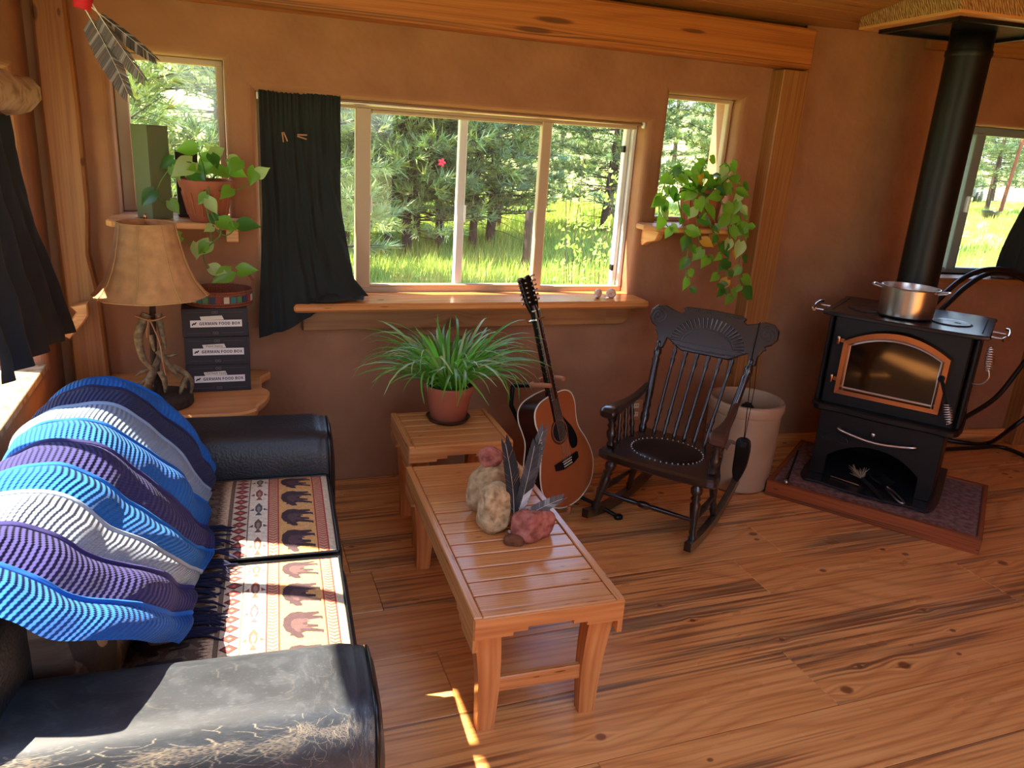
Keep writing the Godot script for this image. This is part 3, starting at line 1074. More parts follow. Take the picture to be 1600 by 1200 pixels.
func build_sofa() -> void:
	var b := Basis(Vector3.UP, -0.062)
	var s := thing("loveseat", "black leather two-seat sofa with animal-print cushions and worn arm", "sofa", Vector3(0.30, 0, -2.15), b)
	var m := MB.new()
	m.box(Vector3(-0.47, 0.18, 0.02), Vector3(0.84, 0.26, 1.30), Basis.IDENTITY, 0.03)
	put("base", m, M.leather, s)
	m = MB.new()
	m.puff(Vector3(-0.79, 0.455, 0.08), Vector3(0.115, 0.405, 0.80), 0.30)
	put("backrest", m, M.leather, s)
	for e in [[-0.73, "far"], [0.77, "near"]]:
		m = MB.new()
		var rows := arm_rings(0.155, 0.05, 0.665, 0.90)
		for r in rows.size():
			for k in rows[r].size(): rows[r][k] += Vector3(0, 0, e[0])
		m.grid(rows, true)
		var o := put("armrest", m, M.scuffed_leather if e[1] == "near" else M.leather, s)
		o.set_meta("label", "scuffed black leather arm with bare tan cracks" if e[1] == "near" else "smooth black leather arm beside the slab table")
		var pp := PackedVector3Array()
		for k in 41: pp.append(rows[9][k % 40] + Vector3(-0.002, 0, 0))
		m = MB.new()
		m.tube(pp, [0.006], 6, false)
		put("piping", m, M.black_leather, o)
	for e in [-0.285, 0.315]:
		var c := Node3D.new()
		c.name = "seat_cushion"
		s.add_child(c, true)
		c.position = Vector3(-0.30, 0.405, e)
		m = MB.new()
		m.puff(Vector3.ZERO, Vector3(0.305, 0.098, 0.297), 0.16, Basis.IDENTITY, 64, 20, null, 0.0, 0.35)
		put("cushion_side", m, M.leather, c)
		m = MB.new()
		var rows := []
		for j in 17:
			var row := PackedVector3Array()
			for i in 17:
				var u := i / 16.0
				var w := j / 16.0
				var dome := (1.0 - pow(absf(u * 2 - 1), 4)) * (1.0 - pow(absf(w * 2 - 1), 4))
				row.append(Vector3(lerpf(-0.285, 0.286, u), 0.092 + 0.022 * dome, lerpf(-0.283, 0.283, w)))
			rows.append(row)
		m.grid(rows)
		put("printed_panel", m, M.animal_fabric, c)
		var path := PackedVector3Array()
		for q in [[-1, -1], [1, -1], [1, 1], [-1, 1], [-1, -1]]:
			path.append(Vector3(q[0] * 0.286, 0.093, q[1] * 0.284))
		m = MB.new()
		for k in 4:
			m.tube(PackedVector3Array([path[k], path[k + 1]]), [0.005], 6, false)
		put("piping", m, M.black_leather, c)
	for e in [-0.29, 0.325]:
		m = MB.new()
		m.uvd = Vector2(1, 1)
		m.puff(Vector3(-0.675, 0.645, e), Vector3(0.125, 0.20, 0.30), 0.5, Basis(Vector3(0, 0, 1), 0.12), 40, 22)
		for k in m.uv.size():
			m.uv[k] = Vector2(0.02 + (m.v[k].y - 0.46) * 0.75, (m.v[k].z - e) / 0.6 + 0.5)
		put("back_cushion", m, M.animal_fabric, s)
	# blanket: nine ribbed stripes run over the back and down to the seat
	var bl := thing("crochet_blanket", "blue, navy and pale striped crochet blanket draped over the sofa back", "blanket", Vector3(0.30, 0, -2.15), b)
	var colours := [Color(0.07, 0.38, 0.72), Color(0.12, 0.14, 0.30), Color(0.52, 0.60, 0.70), Color(0.06, 0.35, 0.66), Color(0.16, 0.15, 0.36), Color(0.05, 0.37, 0.68), Color(0.56, 0.61, 0.68), Color(0.17, 0.15, 0.38), Color(0.04, 0.35, 0.70)]
	var hb := herringbone_image()
	var wob := noise(15, 2.2, 2)
	for k in 9:
		var w := StandardMaterial3D.new()
		w.resource_name = "wool_stripe"
		w.albedo_color = colours[k]
		w.roughness = 0.95
		w.rim_enabled = true
		w.rim = 0.3
		w.rim_tint = 0.7
		relief(w, hb, 0.5)
		m = MB.new()
		var rows := []
		for i in 49:
			var sv := i / 48.0
			var row := PackedVector3Array()
			for j in 13:
				var q := j / 12.0
				var t := (k + q) / 9.0
				row.append(blanket_point(t, sv, q, wob))
			rows.append(row)
		m.grid(rows)
		for x in m.uv.size():      # u along the drape, v across the stripe
			var t := m.uv[x]
			m.uv[x] = Vector2(t.y * 30.0, t.x)
		var o := put("stripe", m, w, bl)
		o.set_meta("label", ["bright blue stripe", "navy stripe", "pale grey-blue stripe", "blue stripe", "purple navy stripe", "bright blue stripe", "pale grey stripe", "purple navy stripe", "bright blue stripe at the edge"][k])
		m = MB.new()
		var edge := PackedVector3Array()
		for i in 49: edge.append(blanket_point((k + 0.02) / 9.0, i / 48.0, 0.0, wob) + Vector3(0, 0.004, 0))
		m.tube(edge, [0.007], 6, false)
		put("ridge", m, w, o)
	# fringe on the seat
	m = MB.new()
	for k in 60:
		var t := rng.randf_range(0.35, 0.92)
		var p := blanket_point(t, 1.0, 0.5, wob)
		var d := Vector3(rng.randf_range(0.02, 0.07), -0.004, rng.randf_range(-0.03, 0.05))
		p.y = 0.525
		m.tube(PackedVector3Array([p - Vector3(0.03, -0.004, 0), p + d * 0.5 + Vector3(0, 0.005, rng.randf_range(-0.01, 0.01)), p + d]), [0.004, 0.004, 0.002], 5, true)
	var fo := put("fringe", m, mat("fringe_wool", Color(0.07, 0.09, 0.22), 0.95), bl)
	fo.set_meta("kind", "stuff")


func blanket_point(t: float, sv: float, q: float, wob: FastNoiseLite) -> Vector3:
	# t: 0 far end .. 1 near end of the sofa; sv: over the back, down to the seat
	var s0 := 0.10 + 0.10 * t
	var s1 := 0.93 - 0.10 * pow(absf(t - 0.62) * 2.0, 2.0) + 0.05 * sin(t * 14.0)
	if t > 0.86: s1 -= (t - 0.86) * 0.5
	var s := lerpf(s0, s1, sv)
	var p := back_profile(s)
	# round off over the far end of the cushions
	var far := smoothstep(0.10, 0.0, t)
	var z := lerpf(-0.58, 0.78, t)
	# the near stripes fan in towards the seat
	z = lerpf(z, lerpf(-0.56, 0.50, t), smoothstep(0.45, 1.0, sv))
	z += (0.05 * sin(sv * PI)) * (t - 0.3)
	var puffed := 0.018 * sin(q * PI) + 0.012
	var nrm := (back_profile(s + 0.02) - back_profile(s - 0.02)).normalized()
	var out := Vector2(-nrm.y, nrm.x)
	if out.y < 0.0 and s < 0.5: out = -out
	if s >= 0.5 and out.x < 0.0: out = -out
	var r := p + out * (0.022 + puffed + 0.016 * wob.get_noise_2d(t * 1.6, sv * 1.6))
	r -= out * far * 0.012
	return Vector3(r.x, r.y, z)


# ------------------------------------------------------------------ low tables
func build_table(called: String, label: String, at: Vector3, turn: float, size: Vector3, slats: int, stretcher: bool) -> void:
	var t := thing(called, label, "table", at, Basis(Vector3.UP, turn))
	var hx := size.x / 2
	var hz := size.z / 2
	var top := size.y
	var pitch := (size.z - 0.066) / slats
	for k in slats:
		board("slat", Vector3(0, top - 0.011, -hz + 0.033 + (k + 0.5) * pitch), Vector3(size.x - 0.056, 0.02, pitch - 0.0075), M.table_wood, t, 4, 1.4)
	for sx in [-1.0, 1.0]:
		board("rail", Vector3(sx * (hx - 0.013), top - 0.020, 0), Vector3(0.026, 0.044, size.z), M.table_wood, t, 4, 1.4)
		# stepped apron under the long rail
		var m := MB.new()
		m.uv0 = Vector2(0.1, 0.27)
		var pts := PackedVector2Array([Vector2(-hz, 0), Vector2(-hz, -0.075), Vector2(-hz + 0.10, -0.075)])
		for k in 4:
			var x := -hz + 0.10 + k * 0.03
			pts.append(Vector2(x, -0.075 + k * 0.015))
			pts.append(Vector2(x + 0.03, -0.075 + k * 0.015))
		for k in range(3, -1, -1):
			var x := hz - 0.10 - k * 0.03
			pts.append(Vector2(x - 0.03, -0.075 + k * 0.015))
			pts.append(Vector2(x, -0.075 + k * 0.015))
		pts.append_array(PackedVector2Array([Vector2(hz - 0.10, -0.075), Vector2(hz, -0.075), Vector2(hz, 0)]))
		m.prism(pts, 0.0, 0.016, Transform3D(Basis(Vector3(0, 0, 1), Vector3.UP, Vector3(-1, 0, 0)), Vector3(sx * (hx - 0.008) + 0.008, top - 0.042, 0)), 0.0, 0.6)
		put("apron", m, M.table_wood, t)
	for sz in [-1.0, 1.0]:
		board("end_rail", Vector3(0, top - 0.011, sz * (hz - 0.017)), Vector3(size.x - 0.054, 0.022, 0.032), M.table_wood, t, 4, 1.4)
		var m := MB.new()
		m.uv0 = Vector2(0.3, 0.52)
		var w := hx - 0.002
		var low := -0.068
		var pts := PackedVector2Array([Vector2(-w, 0), Vector2(-w, low), Vector2(-w + 0.12, low), Vector2(-w + 0.12, low + 0.012), Vector2(-w + 0.165, low + 0.012), Vector2(-w + 0.165, low + 0.024), Vector2(w - 0.165, low + 0.024), Vector2(w - 0.165, low + 0.012), Vector2(w - 0.12, low + 0.012), Vector2(w - 0.12, low), Vector2(w, low), Vector2(w, 0)])
		m.prism(pts, -0.012, 0.012, Transform3D(Basis.IDENTITY, Vector3(0, top - 0.004, sz * (hz - 0.006))), 0.002, 0.6)
		put("end_apron", m, M.table_wood, t)
	# tapered, slightly sabre legs
	for sx in [-1.0, 1.0]:
		for sz in [-1.0, 1.0]:
			var m := MB.new()
			var rows := []
			for k in 9:
				var q := k / 8.0
				var half := lerpf(0.043, 0.027, q)
				var inx := lerpf(0.0, 0.018, q) + 0.01 * sin(q * PI)
				var cx: float = sx * (hx - 0.050 - inx)
				var cz: float = sz * (hz - 0.060)
				var y := lerpf(top - 0.045, 0.0, q)
				rows.append(PackedVector3Array([Vector3(cx - half, y, cz - half * 0.72), Vector3(cx + half, y, cz - half * 0.72), Vector3(cx + half, y, cz + half * 0.72), Vector3(cx - half, y, cz + half * 0.72)]))
			for k in 8:
				for e in 4:
					var a: Vector3 = rows[k][e]
					var c: Vector3 = rows[k][(e + 1) % 4]
					var d: Vector3 = rows[k + 1][(e + 1) % 4]
					var f: Vector3 = rows[k + 1][e]
					var u0 := k / 8.0 * 0.4
					var v0 := 0.27 + e * 0.05
					m.quad(a, f, d, c, Vector2(u0, v0), Vector2(u0 + 0.05, v0), Vector2(u0 + 0.05, v0 + 0.05), Vector2(u0, v0 + 0.05))
			m.fan(rows[8], (rows[8][0] + rows[8][2]) / 2)
			put("leg", m, M.table_wood, t)
	if stretcher:
		board("stretcher", Vector3(0, 0.155, hz - 0.060), Vector3(size.x - 0.16, 0.052, 0.022), M.table_wood, t, 4, 1.4)
		board("stretcher", Vector3(0, 0.155, -hz + 0.060), Vector3(size.x - 0.16, 0.052, 0.022), M.table_wood, t, 4, 1.4)


# ------------------------------------------------------------------ plants
func blade_mesh(length: float, width: float, droop: float, lift: float) -> Mesh:
	var m := MB.new()
	var rows := []
	var p := Vector3.ZERO
	var a := lift
	var seg := 9
	for k in seg + 1:
		var q := float(k) / seg
		var w := width * (0.75 + 0.5 * sin(q * PI * 0.6)) * (1.0 - pow(q, 4.0)) + 0.0006
		rows.append(PackedVector3Array([p + Vector3(0, 0.35 * w, -w), p, p + Vector3(0, 0.35 * w, w)]))
		a -= droop / seg * (0.4 + 1.2 * q)
		p += Vector3(cos(a), sin(a), 0) * (length / seg)
	m.grid(rows)
	return m.mesh()


func pot_profile(r0: float, r1: float, h: float, rim: float) -> Array:
	return [[0.0, 0.0], [r0, 0.0], [lerpf(r0, r1, 0.80), h * 0.80], [lerpf(r0, r1, 0.80) + 0.006, h * 0.80], [r1 + 0.006, h - 0.004], [r1 + 0.002, h], [r1 - 0.006, h], [r1 - 0.010, h - rim], [r1 - 0.012, h - 0.03]]


func build_spider_plant() -> void:
	var c := at_y(700, 655, 0.50)
	c.y = 0.502
	var t := thing("spider_plant", "bushy spider plant in a clay pot on the small slatted table", "plant", c)
	var m := MB.new()
	m.lathe([[0.0, 0.0], [0.090, 0.0], [0.102, 0.018], [0.098, 0.018], [0.088, 0.008], [0.0, 0.008]], 32)
	put("saucer", m, M.chair_worn, t)
	m = MB.new()
	m.lathe(pot_profile(0.080, 0.112, 0.165, 0.02), 36, Transform3D(Basis.IDENTITY, Vector3(0, 0.009, 0)))
	put("pot", m, M.terracotta, t)
	m = MB.new()
	m.lathe([[0.103, 0.146], [0.05, 0.152], [0.0, 0.154]], 24)
	put("soil", m, M.soil, t)
	var kinds := []
	for k in 9:
		kinds.append(blade_mesh(lerpf(0.34, 0.56, k / 8.0), 0.0056, lerpf(1.0, 2.2, (k * 5 % 9) / 8.0), lerpf(0.80, 1.38, (k * 7 % 9) / 8.0)))
	for k in 4:      # upright hearts of the plant
		kinds.append(blade_mesh(0.28 + 0.04 * k, 0.0062, 0.4 + 0.15 * k, 1.42))
	for k in 230:
		var az := k * 2.39996 + rng.randf_range(-0.25, 0.25)
		var kind := rng.randi() % 9 if k > 18 else 9 + k % 4
		var b := Basis(Vector3.UP, az) * Basis(Vector3(1, 0, 0), rng.randf_range(-0.45, 0.45)) * Basis.from_scale(Vector3.ONE * rng.randf_range(0.75, 1.08))
		var r := rng.randf_range(0.01, 0.06)
		inst("leaf", kinds[kind], M.blade if k % 4 else M.leaf_pale, t, Transform3D(b, Vector3(cos(az) * r, 0.145, -sin(az) * r)))


func heart_leaf(size: float, fold: float, curl: float) -> Mesh:
	var m := MB.new()
	var rows := []
	var prof := [0.30, 0.62, 0.74, 0.72, 0.62, 0.47, 0.29, 0.12, 0.0]
	for k in prof.size():
		var q := k / 8.0
		var y := (q * 1.0 - 0.08)
		var w: float = prof[k] * 0.52
		var sag := -curl * q * q
		var back := -0.14 * exp(-q * 9.0)
		rows.append(PackedVector3Array([Vector3(-w, y + back, sag + fold * w), Vector3(-w * 0.55, y + back * 0.5, sag + fold * w * 0.42), Vector3(0, y, sag), Vector3(w * 0.55, y + back * 0.5, sag + fold * w * 0.42), Vector3(w, y + back, sag + fold * w)]))
	for r in rows:
		for k in 5: r[k] *= size
	m.grid(rows)
	return m.mesh()


func build_pothos(called: String, label: String, at: Vector3, pot: Array, vines: Array, leaf_size: float, spread: float, sd: int, loose := 12) -> void:
	rng.seed = sd
	var t := thing(called, label, "plant", at)
	var m := MB.new()
	m.lathe(pot_profile(pot[0], pot[1], pot[2], 0.02), 32)
	put("pot", m, M.terracotta, t)
	m = MB.new()
	for k in 14:
		var a := TAU * k / 14.0
		var f := func(y: float) -> Vector3: return Vector3(cos(a), 0, sin(a)) * (lerpf(pot[0], pot[1], y / pot[2]) + 0.001) + Vector3(0, y, 0)
		m.tube(PackedVector3Array([f.call(pot[2] * 0.14), f.call(pot[2] * 0.7)]), [0.004], 6)
	put("flutes", m, M.terracotta, t)
	m = MB.new()
	m.lathe([[pot[1] - 0.01, pot[2] - 0.028], [0.03, pot[2] - 0.02], [0.0, pot[2] - 0.02]], 20)
	put("soil", m, M.soil, t)
	var kinds := []
	for k in 5: kinds.append(heart_leaf(leaf_size * (0.8 + 0.11 * k), 0.25 + 0.06 * (k % 3), 0.12 + 0.05 * (k % 4)))
	var places := []
	for vn in vines:
		var pts := []
		for p in vn: pts.append(p - at)
		var path := curve(pts, 8)
		m = MB.new()
		var radii := []
		for k in path.size(): radii.append(lerpf(0.0042, 0.0022, float(k) / path.size()))
		m.tube(path, radii, 6)
		put("vine", m, M.vine, t)
		var run := 0.0
		var every := leaf_size * spread
		for k in range(2, path.size()):
			run += path[k].distance_to(path[k - 1])
			if run > every or k == path.size() - 1:
				run = 0.0
				places.append([path[k], (path[k] - path[k - 1]).normalized()])
	for k in loose:
		var a := TAU * k / loose + rng.randf_range(-0.2, 0.2)
		var r: float = rng.randf_range(0.3, 1.05) * pot[1]
		places.append([Vector3(cos(a) * r, pot[2] + rng.randf_range(0.02, 0.10), sin(a) * r), Vector3(cos(a), 0.3, sin(a))])
	var sgn := 1.0
	for p in places:
		sgn = -sgn
		var y: Vector3 = (p[1] * 0.35 + Vector3(sgn * rng.randf_range(0.25, 0.9), rng.randf_range(-0.85, 0.15), rng.randf_range(-0.1, 0.5))).normalized()
		var z := Vector3(rng.randf_range(-0.45, 0.45), rng.randf_range(0.1, 0.7), 1.0)
		var x := y.cross(z).normalized()
		z = x.cross(y)
		var s := rng.randf_range(0.75, 1.15)
		var stalk := Vector3(sgn * 0.012, 0.008, 0.012)
		var lm: Material = [M.leaf, M.leaf, M.leaf, M.leaf, M.leaf_dark, M.leaf_dark, M.leaf_dark, M.leaf_pale][rng.randi() % 8]
		if rng.randf() < 0.02: lm = M.leaf_yellow
		inst("leaf", kinds[rng.randi() % 5], lm, t, Transform3D(Basis(x, y, z) * Basis.from_scale(Vector3.ONE * s), p[0] + stalk))


# ------------------------------------------------------------------ guitar
func build_guitar() -> void:
	var foot := Vector3(1.54, 0.085, -3.06)
	var head := Vector3(1.268, 1.185, -3.22)
	var y := (head - foot).normalized()
	var zf := Vector3(0.46, 0.2, 0.86)
	zf = (zf - y * zf.dot(y)).normalized()
	var x := y.cross(zf)
	var g := thing("acoustic_guitar", "amber acoustic guitar with black pickguard leaning in a stand", "guitar", foot, Basis(x, y, zf))
	var ctl := [[0.0, 0.0], [0.010, 0.075], [0.05, 0.155], [0.12, 0.197], [0.19, 0.202], [0.27, 0.178], [0.33, 0.148], [0.37, 0.138], [0.42, 0.143], [0.47, 0.151], [0.52, 0.138], [0.548, 0.095], [0.556, 0.03]]
	var right := []
	var left := []
	for c in ctl:
		right.append(Vector2(c[1], c[0]))
		left.append(Vector2(-c[1], c[0]))
	left.reverse()
	var outline := curve2(right + left.slice(0, -1), 4, true)
	var m := MB.new()
	m.prism(outline, -0.105, 0.0)
	put("body", m, M.guitar_side, g)
	m = MB.new()
	var small := PackedVector2Array()
	for p in outline: small.append((p - Vector2(0, 0.27)) * 0.985 + Vector2(0, 0.27))
	m.prism(small, 0.0, 0.004, Transform3D.IDENTITY, 0.0015)
	put("top", m, M.guitar_top, g)
	for zz in [0.001, -0.104]:
		m = MB.new()
		var ring := PackedVector3Array()
		for p in outline: ring.append(Vector3(p.x, p.y, zz))
		ring.append(ring[0])
		m.tube(ring, [0.0035], 6, false)
		put("binding", m, M.ivory, g)
	m = MB.new()
	m.lathe([[0.0, 0.0], [0.050, 0.0], [0.050, 0.0008], [0.0, 0.0008]], 32, Transform3D(Basis(Vector3(1, 0, 0), Vector3(0, 0, 1), Vector3(0, -1, 0)), Vector3(0, 0.375, 0.0042)))
	put("sound_hole", m, M.soot, g)
	m = MB.new()
	m.lathe([[0.055, 0.0], [0.066, 0.0], [0.066, 0.0007], [0.055, 0.0007], [0.055, 0.0]], 36, Transform3D(Basis(Vector3(1, 0, 0), Vector3(0, 0, 1), Vector3(0, -1, 0)), Vector3(0, 0.375, 0.0042)))
	put("rosette", m, M.chair_worn, g)
	m = MB.new()
	m.prism(curve2([Vector2(0.030, 0.445), Vector2(0.066, 0.40), Vector2(0.095, 0.355), Vector2(0.112, 0.30), Vector2(0.100, 0.262), Vector2(0.062, 0.262), Vector2(0.050, 0.30), Vector2(0.056, 0.345), Vector2(0.058, 0.385)], 4, true), 0.004, 0.006)
	put("pickguard", m, M.ebony, g)
	m = MB.new()
	m.prism(PackedVector2Array([Vector2(-0.088, 0.205), Vector2(-0.04, 0.192), Vector2(0.04, 0.192), Vector2(0.088, 0.205), Vector2(0.088, 0.235), Vector2(-0.088, 0.235)]), 0.004, 0.013)
	var bridge := put("bridge", m, M.ebony, g)
	m = MB.new()
	for r in 2:
		for k in 6:
			m.lathe([[0.0, 0.0], [0.0035, 0.0], [0.003, 0.004], [0.0, 0.005]], 8, Transform3D(Basis(Vector3(1, 0, 0), Vector3(0, 0, 1), Vector3(0, -1, 0)), Vector3(-0.028 + k * 0.0112, 0.203 + r * 0.013, 0.0125)))
	put("bridge_pins", m, M.ivory, bridge)
	m = MB.new()
	m.box(Vector3(0, 0.228, 0.014), Vector3(0.07, 0.003, 0.004))
	put("saddle", m, M.ivory, bridge)
	m = MB.new()
	m.prism(PackedVector2Array([Vector2(-0.029, 0.43), Vector2(0.029, 0.43), Vector2(0.024, 0.965), Vector2(-0.024, 0.965)]), 0.002, 0.014)
	put("fingerboard", m, M.ebony, g)
	m = MB.new()
	m.tube(PackedVector3Array([Vector3(0, 0.54, -0.004), Vector3(0, 0.62, 0.0), Vector3(0, 0.96, 0.0), Vector3(0, 0.99, -0.004)]), [0.03, 0.026, 0.022, 0.02], 12, true, 0.8)
	put("neck", m, M.guitar_side, g)
	m = MB.new()
	var d := 0.0
	for k in 16:
		d = 0.965 - 0.71 * (1.0 - pow(2.0, -(k + 1) / 12.0))
		m.box(Vector3(0, d, 0.0146), Vector3(0.050, 0.0022, 0.0016))
	put("frets", m, M.steel, g)
	m = MB.new()
	m.box(Vector3(0, 0.967, 0.012), Vector3(0.048, 0.006, 0.012))
	put("nut", m, M.ivory, g)
	m = MB.new()
	m.prism(PackedVector2Array([Vector2(-0.024, 0.965), Vector2(0.024, 0.965), Vector2(0.038, 1.01), Vector2(0.040, 1.125), Vector2(0.030, 1.135), Vector2(0.0, 1.128), Vector2(-0.030, 1.135), Vector2(-0.040, 1.125), Vector2(-0.038, 1.01)]), -0.012, 0.006, Transform3D(Basis(Vector3(1, 0, 0), -0.12), Vector3(0, 0.0, 0.118)), 0.002)
	var hd := put("headstock", m, M.ebony, g)
	for s in [-1.0, 1.0]:
		for k in 6:
			m = MB.new()
			var yy := 1.01 + k * 0.022
			m.tube(PackedVector3Array([Vector3(s * 0.036, yy, -0.008), Vector3(s * 0.052, yy, -0.008)]), [0.003], 6)
			m.puff(Vector3(s * 0.056, yy, -0.008), Vector3(0.007, 0.006, 0.0035), 0.7, Basis.IDENTITY, 10, 6)
			put("tuning_peg", m, M.steel, hd)
			m = MB.new()
			m.lathe([[0.004, 0.0], [0.004, 0.008], [0.0, 0.008]], 8, Transform3D(Basis(Vector3(1, 0, 0), Vector3(0, 0, 1), Vector3(0, -1, 0)), Vector3(s * 0.022, yy, 0.0)))
			put("post", m, M.steel, hd)
	for k in 6:
		m = MB.new()
		m.tube(PackedVector3Array([Vector3(-0.026 + k * 0.0104, 0.228, 0.016), Vector3(-0.018 + k * 0.0072, 0.967, 0.019)]), [0.0007], 4, false)
		put("string", m, M.steel, g)
	var cp := thing("capo", "silver capo clamped on the guitar neck", "capo", foot + Basis(x, y, zf) * Vector3(0, 0.928, 0), Basis(x, y, zf))
	m = MB.new()
	m.box(Vector3(0, 0, 0.026), Vector3(0.062, 0.010, 0.006), Basis.IDENTITY, 0.002)
	put("bar", m, M.chrome, cp)
	m = MB.new()
	m.tube(PackedVector3Array([Vector3(-0.030, 0, 0.024), Vector3(-0.040, -0.004, 0.0), Vector3(-0.02, -0.01, -0.032), Vector3(0.01, -0.01, -0.032)]), [0.005], 8)
	put("lever", m, M.chrome, cp)
	# stand
	var st := thing("guitar_stand", "black tubular guitar stand with padded yoke behind the guitar", "stand", Vector3(1.50, 0, -3.20))
	var neck := foot + y * 0.62 - zf * 0.02 - Vector3(1.50, 0, -3.20)
	var back := neck - zf * 0.16 - x * 0.06
	m = MB.new()
	m.tube(PackedVector3Array([Vector3(-0.02, 0.10, -0.07), back + Vector3(0, -0.10, 0), back]), [0.011], 10)
	put("mast", m, M.black_metal, st)
	m = MB.new()
	m.tube(curve([back, neck - zf * 0.09 - x * 0.055, neck - zf * 0.05 - x * 0.05], 4), [0.010], 10)
	put("neck_bracket", m, M.black_metal, st)
	for s in [-1.0, 1.0]:
		m = MB.new()
		m.tube(curve([neck - zf * 0.06 + x * 0.02 * s, neck - zf * 0.05 + x * 0.05 * s, neck + zf * 0.02 + x * 0.055 * s + Vector3(0, 0.004, 0), neck + zf * 0.07 + x * 0.05 * s], 5), [0.010, 0.011], 8)
		put("padded_yoke", m, M.rubber_tan, st)
		m = MB.new()
		var fl := foot - Vector3(1.50, 0, -3.20)
		m.tube(curve([Vector3(-0.02, 0.11, -0.07), fl + x * 0.11 * s - zf * 0.10 + Vector3(0, 0.0, 0), fl + x * 0.11 * s + zf * 0.035 + Vector3(0, 0.0, 0), fl + x * 0.11 * s + zf * 0.05 + Vector3(0, 0.04, 0)], 4), [0.009], 8)
		put("cradle_arm", m, M.rubber_tan, st)
	for p in [Vector3(0.26, 0.012, 0.20), Vector3(-0.18, 0.012, 0.16), Vector3(-0.10, 0.012, -0.28)]:
		m = MB.new()
		m.tube(PackedVector3Array([Vector3(-0.02, 0.11, -0.07), p.lerp(Vector3(-0.02, 0.0, -0.07), 0.3) + Vector3(0, 0.04, 0), p]), [0.010], 8)
		var lg := put("leg", m, M.black_metal, st)
		m = MB.new()
		m.puff(p, Vector3(0.022, 0.014, 0.018), 0.6, Basis.IDENTITY, 12, 8)
		put("rubber_foot", m, M.hose, lg)


